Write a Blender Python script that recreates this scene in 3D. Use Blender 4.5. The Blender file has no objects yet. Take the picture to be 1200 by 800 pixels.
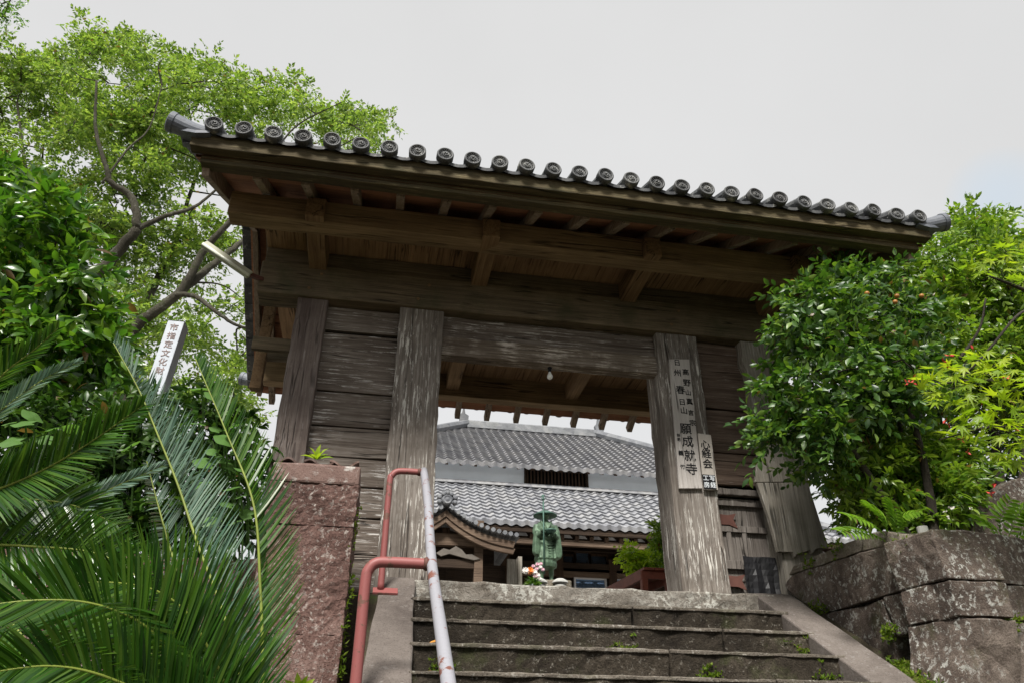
import bpy, bmesh, math, random
import numpy as np
from mathutils import Vector, Matrix, noise

rnd = random.Random(7)
rng = np.random.default_rng(11)
sc = bpy.context.scene
COL = sc.collection

# ------------------------------------------------------------------ camera
PW, PH, FPX = 1200.0, 800.0, 886.0
PITCH, YAW, ROLL = math.radians(29.91), math.radians(10.28), math.radians(.18)
CAM = np.array([-1.6116, -6.5317, -1.4422])
_f = np.array([math.sin(YAW) * math.cos(PITCH), math.cos(YAW) * math.cos(PITCH), math.sin(PITCH)])
_r = np.array([math.cos(YAW), -math.sin(YAW), 0.0])
_u = np.cross(_r, _f)
_c, _s = math.cos(ROLL), math.sin(ROLL)
ROT = np.stack([_c * _r + _s * _u, -_s * _r + _c * _u, _f])

def ray(x, y):
    return ROT.T @ np.array([x - PW / 2, PH / 2 - y, FPX])
def on(x, y, axis, v):
    r = ray(x, y)
    return CAM + r * ((v - CAM[axis]) / r[axis])
def at(x, y, Y):            # point of the photograph's ray at world depth Y
    return on(x, y, 1, Y)
def onplane(x, y, p, n):
    r = ray(x, y); p = np.array(p); n = np.array(n)
    return CAM + r * (np.dot(p - CAM, n) / np.dot(r, n))

cd = bpy.data.cameras.new('camera')
cam = bpy.data.objects.new('camera', cd)
COL.objects.link(cam)
cd.sensor_width = 36.0; cd.sensor_fit = 'HORIZONTAL'
cd.lens = FPX / PW * 36.0
cd.clip_start = 0.05; cd.clip_end = 3000
M = Matrix.Identity(4)
for i in range(3):
    M[i][0] = ROT[0][i]; M[i][1] = ROT[1][i]; M[i][2] = -ROT[2][i]; M[i][3] = CAM[i]
cam.matrix_world = M
sc.camera = cam

# ------------------------------------------------------------------ world, sun, exposure
SUN_EL, SUN_AZ = math.radians(51), math.radians(200)      # azimuth clockwise from +Y (towards +X)
w = bpy.data.worlds.new('World'); sc.world = w
w.use_nodes = True
nt = w.node_tree; nt.nodes.clear()
out = nt.nodes.new('ShaderNodeOutputWorld'); bg = nt.nodes.new('ShaderNodeBackground')
sky = nt.nodes.new('ShaderNodeTexSky'); sky.sky_type = 'NISHITA'; sky.sun_disc = False
sky.sun_elevation = SUN_EL; sky.sun_rotation = SUN_AZ
tc = nt.nodes.new('ShaderNodeTexCoord')
nz = nt.nodes.new('ShaderNodeTexNoise'); nz.inputs['Scale'].default_value = 1.6; nz.inputs['Detail'].default_value = 5
cr = nt.nodes.new('ShaderNodeValToRGB')
cr.color_ramp.elements[0].position = .25; cr.color_ramp.elements[0].color = (5.15, 5.1, 4.98, 1)
cr.color_ramp.elements[1].position = .8; cr.color_ramp.elements[1].color = (5.9, 5.85, 5.75, 1)
mx = nt.nodes.new('ShaderNodeMixRGB'); mx.inputs[0].default_value = .90
nt.links.new(tc.outputs['Generated'], nz.inputs['Vector'])
nt.links.new(nz.outputs['Fac'], cr.inputs['Fac'])
nt.links.new(sky.outputs['Color'], mx.inputs[1]); nt.links.new(cr.outputs['Color'], mx.inputs[2])
# a small blue gap in the cloud deck, high on the right
gd = ray(1172, 232); gd = gd / np.linalg.norm(gd)
dot = nt.nodes.new('ShaderNodeVectorMath'); dot.operation = 'DOT_PRODUCT'
dot.inputs[1].default_value = gd.tolist()
gr = nt.nodes.new('ShaderNodeMapRange'); gr.inputs[1].default_value = math.cos(math.radians(3.2)); gr.inputs[2].default_value = 1.0
gr.inputs[3].default_value = 0; gr.inputs[4].default_value = .38
mg = nt.nodes.new('ShaderNodeMixRGB'); mg.inputs[2].default_value = (3.6, 4.8, 6.0, 1)
nt.links.new(tc.outputs['Generated'], dot.inputs[0]); nt.links.new(dot.outputs['Value'], gr.inputs[0])
nt.links.new(gr.outputs[0], mg.inputs[0]); nt.links.new(mx.outputs[0], mg.inputs[1])
nt.links.new(mg.outputs[0], bg.inputs['Color'])
bg.inputs['Strength'].default_value = .093
nt.links.new(bg.outputs[0], out.inputs['Surface'])

sl = bpy.data.lights.new('sun', 'SUN'); sl.energy = 4.3; sl.angle = math.radians(14); sl.color = (1, .96, .9)
sun = bpy.data.objects.new('sun', sl); COL.objects.link(sun)
sd = Vector((math.sin(SUN_AZ) * math.cos(SUN_EL), math.cos(SUN_AZ) * math.cos(SUN_EL), math.sin(SUN_EL)))
sun.rotation_euler = sd.to_track_quat('Z', 'Y').to_euler()
sun.location = (0, -3, 30)
vs = sc.view_settings
vs.view_transform = 'Standard'; vs.look = 'None'; vs.gamma = 1; vs.exposure = 0.68; vs.use_curve_mapping = False
sc.cycles.max_bounces = 6; sc.cycles.transparent_max_bounces = 4
sc.cycles.use_denoising = True

# ------------------------------------------------------------------ material helpers
class NB:
    def __init__(s, name):
        s.m = bpy.data.materials.new(name); s.m.use_nodes = True
        s.t = s.m.node_tree; s.t.nodes.clear()
        s.out = s.n('OutputMaterial'); s.bs = s.n('BsdfPrincipled')
        s.l(s.bs.outputs[0], s.out.inputs[0])
    def n(s, k): return s.t.nodes.new('ShaderNode' + k)
    def l(s, a, b): s.t.links.new(a, b)
    def coord(s, scale=(1, 1, 1), which='Object'):
        c = s.n('TexCoord'); mp = s.n('Mapping'); mp.inputs['Scale'].default_value = scale
        s.l(c.outputs[which], mp.inputs['Vector']); return mp.outputs[0]
    def noise(s, vec, scale, detail=4, rough=.55, dist=0):
        q = s.n('TexNoise'); q.inputs['Scale'].default_value = scale; q.inputs['Detail'].default_value = detail
        q.inputs['Roughness'].default_value = rough; q.inputs['Distortion'].default_value = dist
        s.l(vec, q.inputs['Vector']); return q.outputs['Fac']
    def voro(s, vec, scale, feature='F1'):
        q = s.n('TexVoronoi'); q.inputs['Scale'].default_value = scale; q.feature = feature
        s.l(vec, q.inputs['Vector']); return q.outputs['Distance']
    def ramp(s, fac, stops):
        r = s.n('ValToRGB'); e = r.color_ramp.elements
        while len(e) < len(stops): e.new(.5)
        for q, (p, c) in zip(e, stops):
            q.position = p; q.color = (*c, 1) if len(c) == 3 else c
        s.l(fac, r.inputs[0]); return r.outputs[0]
    def step(s, fac, a, b, lo=0., hi=1.):
        r = s.n('MapRange'); r.inputs[1].default_value = a; r.inputs[2].default_value = b
        r.inputs[3].default_value = lo; r.inputs[4].default_value = hi
        s.l(fac, r.inputs[0]); return r.outputs[0]
    def mix(s, fac, a, b, mode='MIX'):
        r = s.n('MixRGB'); r.blend_type = mode
        for i, v in ((0, fac), (1, a), (2, b)):
            if hasattr(v, 'links'): s.l(v, r.inputs[i])
            else: r.inputs[i].default_value = v if i == 0 else (*v, 1)
        return r.outputs[0]
    def math(s, op, a, b=0.):
        r = s.n('Math'); r.operation = op
        for i, v in ((0, a), (1, b)):
            if hasattr(v, 'links'): s.l(v, r.inputs[i])
            else: r.inputs[i].default_value = v
        return r.outputs[0]
    def bump(s, h, strength=.5, dist=.01):
        b = s.n('Bump'); b.inputs['Strength'].default_value = strength; b.inputs['Distance'].default_value = dist
        s.l(h, b.inputs['Height']); s.l(b.outputs[0], s.bs.inputs['Normal'])
    def fin(s, col, rough=.8, spec=.3, metal=0.):
        if hasattr(col, 'links'): s.l(col, s.bs.inputs['Base Color'])
        else: s.bs.inputs['Base Color'].default_value = (*col, 1)
        if hasattr(rough, 'links'): s.l(rough, s.bs.inputs['Roughness'])
        else: s.bs.inputs['Roughness'].default_value = rough
        s.bs.inputs['Specular IOR Level'].default_value = spec
        s.bs.inputs['Metallic'].default_value = metal
        return s.m

def wood(name, axis, dark, mid, light, flake=(.6, .58, .54), amount=.0, flk=.62, moss=0., seed=0.):
    b = NB(name)
    a = {'x': 0, 'y': 1, 'z': 2}[axis]
    def sv(k, st):
        v = [k, k, k]; v[a] = k * st; return b.coord(tuple(v))
    fine = b.noise(sv(48, .03), 1.0, 7, .72, .5)
    wide = b.noise(sv(9, .07), 1.0, 6, .65, .8)
    patch = b.noise(b.coord(), 1.7 + seed, 4, .6)
    g = b.math('ADD', b.math('MULTIPLY', fine, .62), b.math('MULTIPLY', wide, .38))
    c = b.ramp(g, [(.36, dark), (.5, mid), (.66, light)])
    c = b.mix(b.step(patch, .35, .7, 0, .55), c, dark)
    if amount > 0:
        fl = b.noise(sv(52, .055), 1.0, 6, .72, .3)
        msk = b.math('MULTIPLY', b.step(fl, flk - .02, flk + .01, 0, 1), b.step(b.noise(b.coord((1, 1, .6)), 2.3, 4, .6), .42, .58, 0, amount))
        c = b.mix(msk, c, flake)
    ck = b.math('ABSOLUTE', b.math('SUBTRACT', b.noise(sv(7.5, .035), 1.0, 3, .5, .4), .5)); ckm = b.step(ck, .004, .012, 1, 0)
    ckm = b.math('MULTIPLY', ckm, b.step(b.noise(b.coord(), 2.1 + seed, 2, .5), .46, .56))
    c = b.mix(b.math('MULTIPLY', ckm, .8), c, tuple(x * .25 for x in dark))
    if moss > 0:
        c = b.mix(b.step(b.noise(b.coord(), 3.1, 6, .65), .5, .7, 0, moss), c, (.055, .06, .03))
    h = b.math('SUBTRACT', b.math('ADD', fine, b.math('MULTIPLY', wide, .8)), b.math('MULTIPLY', ckm, .8))
    b.bump(h, .8, .012)
    return b.fin(c, .85, .2)

def stone(name, c0, c1, c2, lichen=(.5, .5, .46), la=.0, lth=.62, lscale=16., moss=0., mossc=(.06, .09, .02), bump=.8, fs=1.):
    b = NB(name); v = b.coord()
    big = b.noise(v, 1.3, 5, .6); med = b.noise(v, 7 * fs, 8, .7); fin = b.noise(v, 60 * fs, 6, .75)
    c = b.ramp(b.math('ADD', b.math('MULTIPLY', big, .45), b.math('MULTIPLY', b.math('ADD', med, fin), .275)), [(.36, c0), (.5, c1), (.64, c2)])
    pit = b.step(b.voro(v, 70 * fs), .12, .3, .55, 1)
    c = b.mix(1., c, pit, 'MULTIPLY')
    if la > 0:
        l1 = b.noise(v, lscale, 7, .72, .4)
        l2 = b.noise(v, 2.2, 4, .6)
        msk = b.math('MULTIPLY', b.step(l1, lth - .03, lth + .03), b.step(l2, .36, .56, 0, la))
        c = b.mix(msk, c, b.mix(fin, tuple(x * .6 for x in lichen), lichen))
    if moss > 0:
        c = b.mix(b.step(b.noise(v, 2.9, 7, .7), .54, .64, 0, moss), c, b.mix(med, tuple(x * .5 for x in mossc), mossc))
    b.bump(b.math('ADD', b.math('MULTIPLY', fin, .5), b.math('ADD', med, b.math('MULTIPLY', pit, .35))), bump, .03)
    return b.fin(c, .92, .2)

def leafmat(name, cols, rough=.4, trans=.35, spec=.5, tint=1.5, dead=.012):
    b = NB(name)
    g = b.n('NewGeometry')
    stops = [(i / (len(cols) - 1), c) for i, c in enumerate(cols)]
    c = b.ramp(g.outputs['Random Per Island'], stops)
    wn = b.n('TexWhiteNoise'); wn.noise_dimensions = '1D'; b.l(g.outputs['Random Per Island'], wn.inputs['W'])
    c = b.mix(b.step(wn.outputs['Value'], 1 - dead - .002, 1 - dead), c, (.16, .10, .035))
    b.fin(c, rough, spec)
    tr = b.n('BsdfTranslucent')
    tc_ = b.mix(1., c, (tint, tint * 1.05, tint * .55), 'MULTIPLY'); b.l(tc_, tr.inputs[0])
    ms = b.n('MixShader'); ms.inputs[0].default_value = trans
    b.l(b.bs.outputs[0], ms.inputs[1]); b.l(tr.outputs[0], ms.inputs[2]); b.l(ms.outputs[0], b.out.inputs[0])
    return b.m

def plain(name, col, rough=.6, spec=.4, metal=0., var=.25, scale=9., bump=.0):
    b = NB(name)
    n = b.noise(b.coord(), scale, 6, .65)
    c = b.ramp(n, [(.3, tuple(x * (1 - var) for x in col)), (.7, tuple(min(1, x * (1 + var)) for x in col))])
    if bump: b.bump(n, bump, .01)
    return b.fin(c, rough, spec, metal)

def emit(name, col, s):
    m = bpy.data.materials.new(name); m.use_nodes = True; t = m.node_tree; t.nodes.clear()
    o = t.nodes.new('ShaderNodeOutputMaterial'); e = t.nodes.new('ShaderNodeEmission')
    e.inputs[0].default_value = (*col, 1); e.inputs[1].default_value = s; t.links.new(e.outputs[0], o.inputs[0]); return m

def painted_pipe(name, paint, under, th):
    b = NB(name); v = b.coord()
    n = b.noise(v, 9, 7, .7); n2 = b.noise(v, 60, 5, .7)
    c = b.mix(b.math('MULTIPLY', n2, .5), paint, tuple(x * .6 for x in paint))
    c = b.mix(b.step(n, th, th + .03), c, b.mix(n2, under, tuple(x * .4 for x in under)))
    b.bump(n, .25, .004)
    return b.fin(c, .5, .35)

W = {}
W['post'] = wood('wood_post', 'z', (.08, .066, .056), (.195, .17, .147), (.34, .31, .28), (.60, .58, .535), 1., .565)
W['post_plain'] = wood('wood_side_post', 'z', (0.075, 0.056, 0.050), (0.163, 0.131, 0.115), (0.250, 0.219, 0.200), (.45, .42, .4), .35, .62)
W['plank'] = wood('wood_plank', 'x', (0.069, 0.052, 0.041), (0.172, 0.144, 0.121), (0.322, 0.287, 0.253), (.55, .53, .5), .85, .58)
W['plank_red'] = wood('wood_plank_brown', 'x', (0.065, 0.044, 0.034), (0.150, 0.107, 0.081), (0.247, 0.189, 0.150), (.42, .38, .34), .45, .62)
W['lintel'] = wood('wood_lintel', 'x', (0.075, 0.056, 0.043), (0.163, 0.131, 0.100), (0.300, 0.263, 0.219), (.55, .5, .44), 1., .53)
W['beam'] = wood('wood_beam', 'x', (0.068, 0.054, 0.035), (0.149, 0.115, 0.074), (0.243, 0.189, 0.121), (.36, .34, .28), .3, .64, .6)
W['purlin'] = wood('wood_purlin', 'x', (0.108, 0.074, 0.041), (0.243, 0.169, 0.092), (0.378, 0.270, 0.155))
W['arm'] = wood('wood_arm', 'y', (0.103, 0.063, 0.035), (0.218, 0.138, 0.071), (0.321, 0.218, 0.121))
W['rafter'] = wood('wood_rafter', 'y', (0.162, 0.121, 0.089), (0.276, 0.211, 0.154), (0.454, 0.373, 0.292), (.45, .43, .38), .3, .6)
W['sheath'] = wood('wood_sheathing', 'x', (0.211, 0.098, 0.057), (0.357, 0.171, 0.098), (0.486, 0.259, 0.153))
W['ceil'] = wood('wood_ceiling', 'y', (0.140, 0.085, 0.046), (0.281, 0.176, 0.092), (0.393, 0.252, 0.140))
W['fascia'] = wood('wood_fascia', 'x', (0.038, 0.030, 0.019), (0.091, 0.072, 0.038), (0.167, 0.130, 0.065), (.3, .26, .14), .5, .6, .5)
W['old'] = wood('wood_grey_board', 'z', (.15, .135, .11), (.29, .265, .225), (.42, .39, .345), (.58, .56, .52), .6, .58, .25)
W['door'] = wood('wood_door', 'z', (.08, .068, .06), (.18, .16, .142), (.29, .265, .24), (.36, .34, .32), .4, .6)
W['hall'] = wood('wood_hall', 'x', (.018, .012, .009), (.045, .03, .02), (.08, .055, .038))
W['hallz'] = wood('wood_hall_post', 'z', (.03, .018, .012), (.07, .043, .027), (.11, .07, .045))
W['porch'] = wood('wood_porch', 'x', (.06, .04, .028), (.15, .105, .075), (.24, .18, .13))
W['bench'] = plain('brown_red_paint', (.20, .062, .038), .55, .35)
W['board'] = wood('wood_sign_board', 'z', (.36, .33, .305), (.50, .465, .435), (.60, .57, .54), (.7, .68, .65), .3, .58)
W['board2'] = wood('wood_small_board', 'z', (.42, .38, .335), (.52, .48, .43), (.58, .54, .49))
S = {}
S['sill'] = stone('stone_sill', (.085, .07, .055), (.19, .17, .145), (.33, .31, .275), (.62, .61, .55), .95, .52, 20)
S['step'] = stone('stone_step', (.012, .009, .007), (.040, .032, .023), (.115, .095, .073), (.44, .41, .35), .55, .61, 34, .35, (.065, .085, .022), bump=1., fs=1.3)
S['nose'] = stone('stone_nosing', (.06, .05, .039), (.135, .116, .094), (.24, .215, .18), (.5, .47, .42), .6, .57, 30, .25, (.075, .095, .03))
S['ramp'] = stone('stone_ramp', (.075, .062, .055), (.135, .115, .102), (.20, .175, .158), (.4, .38, .36), .4, .6, 26, bump=.5)
S['pier'] = stone('stone_pier', (.05, .027, .022), (.15, .088, .074), (.32, .225, .195), (.55, .5, .45), .7, .57, 26, bump=1.)
S['cap'] = stone('stone_cap', (.11, .066, .056), (.185, .122, .104), (.26, .185, .165), (.55, .52, .48), .9, .56, 9, bump=.5)
S['wall'] = stone('stone_wall', (.03, .022, .018), (.11, .085, .070), (.29, .24, .20), (.62, .62, .57), 1., .565, 24, .4, (.075, .09, .025), bump=1., fs=1.5)
S['wall2'] = stone('stone_wall_top', (.08, .065, .05), (.16, .135, .105), (.25, .22, .18), (.5, .48, .43), .7, .56, 13, .6, (.08, .10, .03), bump=1.)
S['earth'] = stone('earth', (.03, .024, .016), (.055, .045, .03), (.09, .075, .05), moss=.9, mossc=(.055, .085, .02))
S['gravel'] = stone('gravel', (.22, .20, .18), (.32, .30, .27), (.42, .39, .36))
def tilemat(name, a, b_, c_, sp=.45, lich=.3):
    b = NB(name); v = b.coord()
    n = b.noise(v, 5, 7, .7); n2 = b.noise(v, 45, 5, .7); isl = b.n('NewGeometry').outputs['Random Per Island']
    c = b.ramp(b.math('ADD', b.math('MULTIPLY', n, .6), b.math('MULTIPLY', n2, .4)), [(.36, a), (.52, b_), (.68, c_)])
    c = b.mix(b.step(b.noise(v, 12, 6, .7), .58, .66, 0, lich), c, (.36, .36, .33))
    vt = b.n('TexVoronoi'); vt.inputs['Scale'].default_value = 4.4; b.l(v, vt.inputs['Vector'])
    sx_ = b.n('SeparateColor'); b.l(vt.outputs['Color'], sx_.inputs[0]); c = b.mix(1., c, b.ramp(sx_.outputs[0], [(0, (.74, .74, .76)), (.5, (1, 1, 1)), (1, (1.12, 1.1, 1.06))]), 'MULTIPLY')
    oi = b.n('ObjectInfo').outputs['Random']
    c = b.mix(1., c, b.ramp(oi, [(0, (.62, .60, .58)), (.5, (.95, .95, .95)), (1, (1.3, 1.28, 1.22))]), 'MULTIPLY')
    b.bump(n2, .3, .006)
    return b.fin(c, .6, sp)
T = {}
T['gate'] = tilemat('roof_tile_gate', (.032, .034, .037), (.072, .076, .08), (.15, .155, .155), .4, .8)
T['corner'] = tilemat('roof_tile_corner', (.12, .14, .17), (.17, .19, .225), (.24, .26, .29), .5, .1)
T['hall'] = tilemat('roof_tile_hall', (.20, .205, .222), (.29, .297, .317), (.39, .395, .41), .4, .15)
T['ridge'] = tilemat('ridge_tile', (.09, .098, .11), (.15, .158, .175), (.22, .23, .25), .4, .2)
PLAS = plain('white_plaster', (.80, .84, .88), .85, .2, var=.06, scale=2.)
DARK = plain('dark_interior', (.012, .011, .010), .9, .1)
INK = plain('black_ink', (.012, .012, .014), .7, .2)
RED = painted_pipe('red_pipe_paint', (.27, .085, .08), (.20, .10, .075), .56)
WHT = painted_pipe('white_pipe_paint', (.31, .31, .34), (.24, .10, .075), .57)
BRONZE = plain('bronze_patina', (.085, .14, .088), .55, .4, .25, .55, 7., .3)
HAT = plain('bronze_patina_hat', (.05, .11, .085), .55, .4, .25, .4, 7., .3)
RUST = plain('rusty_iron', (.10, .042, .032), .7, .3)
BARK = stone('bark', (.022, .02, .014), (.055, .05, .036), (.11, .105, .08), (.28, .29, .24), .5, .6, 9, .8, (.055, .07, .025), bump=1., fs=2.)
BARKD = stone('bark_dark', (.02, .016, .012), (.05, .042, .034), (.10, .088, .075), bump=1., fs=2.)
GLASS = NB('sky_tinted_glass').fin((.22, .34, .52), .06, .8, .75)  # blue of the reflected sky is put into the glass colour
L = {}
L['camphor'] = leafmat('camphor_leaf', [(.08, .155, .028), (.145, .235, .042), (.215, .315, .06), (.31, .40, .095)], .35, .42, .5)
L['camellia'] = leafmat('camellia_leaf', [(.018, .055, .009), (.04, .105, .014), (.075, .16, .018), (.15, .24, .03)], .42, .32, .65)
L['bright'] = leafmat('bright_leaf', [(.06, .135, .014), (.11, .20, .02), (.17, .265, .025), (.23, .32, .045)], .32, .42, .55)
L['maple'] = leafmat('maple_leaf', [(.15, .25, .014), (.24, .34, .018), (.33, .41, .025)], .45, .5, .4)
L['shrub'] = leafmat('shrub_leaf', [(.025, .085, .008), (.055, .145, .014), (.09, .195, .018), (.14, .24, .024)], .28, .38, .6)
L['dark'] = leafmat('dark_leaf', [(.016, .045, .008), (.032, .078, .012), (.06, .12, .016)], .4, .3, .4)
L['lime'] = leafmat('lime_leaf', [(.18, .29, .015), (.26, .37, .02), (.33, .43, .03)], .4, .45, .4)
L['cycad'] = leafmat('cycad_leaflet', [(.012, .046, .006), (.026, .085, .008), (.048, .125, .010), (.08, .15, .018)], .28, .32, .6)
L['cycad_sheen'] = leafmat('cycad_leaflet_sheen', [(.06, .125, .085), (.115, .19, .135), (.19, .265, .20)], .25, .18, .7)  # sky sheen of the glossy leaflets is put into their colour
L['big'] = leafmat('butterbur_leaf', [(.05, .13, .03), (.09, .19, .045), (.13, .24, .06)], .45, .4, .35)
L['fern'] = leafmat('fern_leaf', [(.10, .21, .015), (.15, .28, .02), (.2, .33, .03)], .5, .45, .3)
L['weed'] = leafmat('weed_leaf', [(.07, .13, .012), (.12, .19, .018), (.19, .25, .03)], .6, .4, .2)
RACHIS = plain('cycad_rachis', (.16, .20, .03), .5, .3)
SEED = plain('maple_seed_red', (.55, .06, .05), .5, .3)

# ------------------------------------------------------------------ mesh helpers
def obj(name, verts, faces, mat=None, parent=None, smooth=False):
    me = bpy.data.meshes.new(name)
    me.from_pydata([tuple(map(float, v)) for v in verts], [], faces)
    me.update()
    if smooth: me.polygons.foreach_set('use_smooth', [True] * len(me.polygons))
    o = bpy.data.objects.new(name, me); COL.objects.link(o)
    if mat: me.materials.append(mat)
    if parent:
        o.parent = parent
        o.matrix_parent_inverse = parent.matrix_basis.inverted()
    return o

def npobj(name, V, F, mat, parent=None, smooth=False):    # V (n,3), F (m,k)
    V = np.asarray(V, np.float32); F = np.asarray(F, np.int32); k = F.shape[1]
    me = bpy.data.meshes.new(name)
    me.vertices.add(len(V)); me.vertices.foreach_set('co', V.ravel())
    me.loops.add(F.size); me.loops.foreach_set('vertex_index', F.ravel())
    me.polygons.add(len(F)); me.polygons.foreach_set('loop_start', np.arange(len(F), dtype=np.int32) * k)
    me.polygons.foreach_set('loop_total', np.full(len(F), k, np.int32))
    if smooth: me.polygons.foreach_set('use_smooth', np.ones(len(F), bool))
    me.update(calc_edges=True)
    me.materials.append(mat)
    o = bpy.data.objects.new(name, me); COL.objects.link(o)
    if parent:
        o.parent = parent; o.matrix_parent_inverse = parent.matrix_basis.inverted()
    return o

def tag(o, label=None, cat=None, group=None, kind=None):
    if label: o['label'] = label
    if cat: o['category'] = cat
    if group: o['group'] = group
    if kind: o['kind'] = kind
    return o
def thing(name, loc, label, cat, group=None):
    o = bpy.data.objects.new(name, None); COL.objects.link(o)
    o.empty_display_size = .1
    o.location = tuple(map(float, loc))
    return tag(o, label, cat, group)

def bevel(o, wdt=.006, seg=2):
    m = o.modifiers.new('bevel', 'BEVEL'); m.width = wdt; m.segments = seg; m.limit_method = 'ANGLE'; m.angle_limit = math.radians(40)
    return o

class MB:
    def __init__(s): s.v = []; s.f = []
    def add(s, v, f):
        k = len(s.v); s.v += [tuple(map(float, q)) for q in v]; s.f += [tuple(i + k for i in q) for q in f]; return s
    def box(s, x0, x1, y0, y1, z0, z1):
        v = [(x, y, z) for z in (z0, z1) for y in (y0, y1) for x in (x0, x1)]
        return s.add(v, [(0, 2, 3, 1), (4, 5, 7, 6), (0, 1, 5, 4), (2, 6, 7, 3), (0, 4, 6, 2), (1, 3, 7, 5)])
    def bar(s, a, b, wd, ht, up=(0, 0, 1), n=1, jit=0.):       # rectangular beam from a to b
        a = Vector(a); b = Vector(b); d = (b - a).normalized(); u = Vector(up)
        sd_ = d.cross(u).normalized(); u = sd_.cross(d).normalized()
        v = []; f = []
        for i in range(n + 1):
            p = a + (b - a) * (i / n)
            for sx, sz in ((-1, -1), (1, -1), (1, 1), (-1, 1)):
                v.append(p + sd_ * (sx * wd / 2 + rnd.uniform(-jit, jit)) + u * (sz * ht / 2 + rnd.uniform(-jit, jit)))
        for i in range(n):
            k = i * 4
            for j in range(4): f.append((k + j, k + (j + 1) % 4, k + 4 + (j + 1) % 4, k + 4 + j))
        f += [(3, 2, 1, 0), (n * 4, n * 4 + 1, n * 4 + 2, n * 4 + 3)]
        return s.add(v, f)
    def beam(s, x0, x1, y0, y1, z0, z1, axis='x', n=12, jit=.004):
        if axis == 'x': return s.bar((x0, (y0 + y1) / 2, (z0 + z1) / 2), (x1, (y0 + y1) / 2, (z0 + z1) / 2), y1 - y0, z1 - z0, (0, 0, 1), n, jit)
        if axis == 'y': return s.bar(((x0 + x1) / 2, y0, (z0 + z1) / 2), ((x0 + x1) / 2, y1, (z0 + z1) / 2), x1 - x0, z1 - z0, (0, 0, 1), n, jit)
        return s.bar(((x0 + x1) / 2, (y0 + y1) / 2, z0), ((x0 + x1) / 2, (y0 + y1) / 2, z1), y1 - y0, x1 - x0, (1, 0, 0), n, jit)
    def tube(s, pts, rad, n=10, cap=True):
        pts = [Vector(p) for p in pts]; v = []; f = []
        m = len(pts)
        if not hasattr(rad, '__len__'): rad = [rad] * m
        ref = None
        for i, p in enumerate(pts):
            d = (pts[min(i + 1, m - 1)] - pts[max(i - 1, 0)])
            d = d.normalized() if d.length > 1e-9 else Vector((0, 0, 1))
            if ref is None:
                ref = Vector((0, 0, 1)) if abs(d.z) < .9 else Vector((1, 0, 0))
                ref = (ref - d * ref.dot(d)).normalized()
            else:
                q = ref - d * ref.dot(d)
                ref = q.normalized() if q.length > 1e-6 else ref
            bn = d.cross(ref)
            for j in range(n):
                a = 2 * math.pi * j / n
                v.append(p + (ref * math.cos(a) + bn * math.sin(a)) * rad[i])
        for i in range(m - 1):
            for j in range(n):
                f.append((i * n + j, i * n + (j + 1) % n, (i + 1) * n + (j + 1) % n, (i + 1) * n + j))
        if cap: f += [tuple(range(n - 1, -1, -1)), tuple((m - 1) * n + j for j in range(n))]
        return s.add(v, f)
    def lathe(s, c, prof, n=24, ax=(0, 0, 1)):      # prof (r,h)
        ax = Vector(ax).normalized(); r1 = Vector((1, 0, 0)) if abs(ax.x) < .9 else Vector((0, 1, 0))
        r1 = (r1 - ax * r1.dot(ax)).normalized(); r2 = ax.cross(r1); c = Vector(c); v = []; f = []
        for r, h in prof:
            for j in range(n):
                a = 2 * math.pi * j / n; v.append(c + ax * h + (r1 * math.cos(a) + r2 * math.sin(a)) * r)
        for i in range(len(prof) - 1):
            for j in range(n): f.append((i * n + j, i * n + (j + 1) % n, (i + 1) * n + (j + 1) % n, (i + 1) * n + j))
        f += [tuple(range(n - 1, -1, -1)), tuple((len(prof) - 1) * n + j for j in range(n))]
        return s.add(v, f)
    def prism(s, poly, off):                           # 3-D polygon extruded by vector off
        k = len(poly); poly = [Vector(p) for p in poly]; off = Vector(off)
        f = [tuple(range(k)), tuple(range(2 * k - 1, k - 1, -1))] + [(i, k + i, k + (i + 1) % k, (i + 1) % k) for i in range(k)]
        return s.add(poly + [p + off for p in poly], f)
    def build(s, name, mat, parent=None, smooth=False, fix=True):
        o = obj(name, s.v, s.f, mat, parent, smooth)
        if fix:
            bm = bmesh.new(); bm.from_mesh(o.data); bmesh.ops.recalc_face_normals(bm, faces=bm.faces); bm.to_mesh(o.data); bm.free()
        return o

def rough(o, size=.08, amp=.02, freq=3., seed=0, bev=.02, amp2=.006):
    """cut a block mesh into cells and push its surface about like hewn stone"""
    bm = bmesh.new(); bm.from_mesh(o.data)
    if bev: bmesh.ops.bevel(bm, geom=list(bm.edges), offset=bev, segments=2, affect='EDGES', profile=.5)
    for _ in range(5):
        es = [e for e in bm.edges if e.calc_length() > size * 1.6]
        if not es or len(bm.verts) > 30000: break
        bmesh.ops.subdivide_edges(bm, edges=es, cuts=1, use_grid_fill=True)
        bmesh.ops.triangulate(bm, faces=[f for f in bm.faces if len(f.verts) > 4])
    bm.normal_update()
    sv = Vector((seed * 3.1, seed * 1.7, seed * .9))
    mv = []
    for v in bm.verts:
        p = v.co * freq + sv
        a = noise.fractal(p, 1., 2., 3) * amp + noise.noise(v.co * freq * 6 + sv) * amp2
        mv.append(v.normal * a)
    for v, d in zip(bm.verts, mv): v.co += d
    bmesh.ops.recalc_face_normals(bm, faces=bm.faces)
    bm.to_mesh(o.data); bm.free()
    return o

def spline(pts, n=8):
    P = [np.array(p, float) for p in pts]; P = [2 * P[0] - P[1]] + P + [2 * P[-1] - P[-2]]
    o = []
    for i in range(1, len(P) - 2):
        for k in range(n):
            t = k / n; a, b, c, d = P[i - 1:i + 3]
            o.append(.5 * ((2 * b) + (c - a) * t + (2 * a - 5 * b + 4 * c - d) * t * t + (3 * b - a - 3 * c + d) * t ** 3))
    o.append(P[-2]); return o

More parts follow.
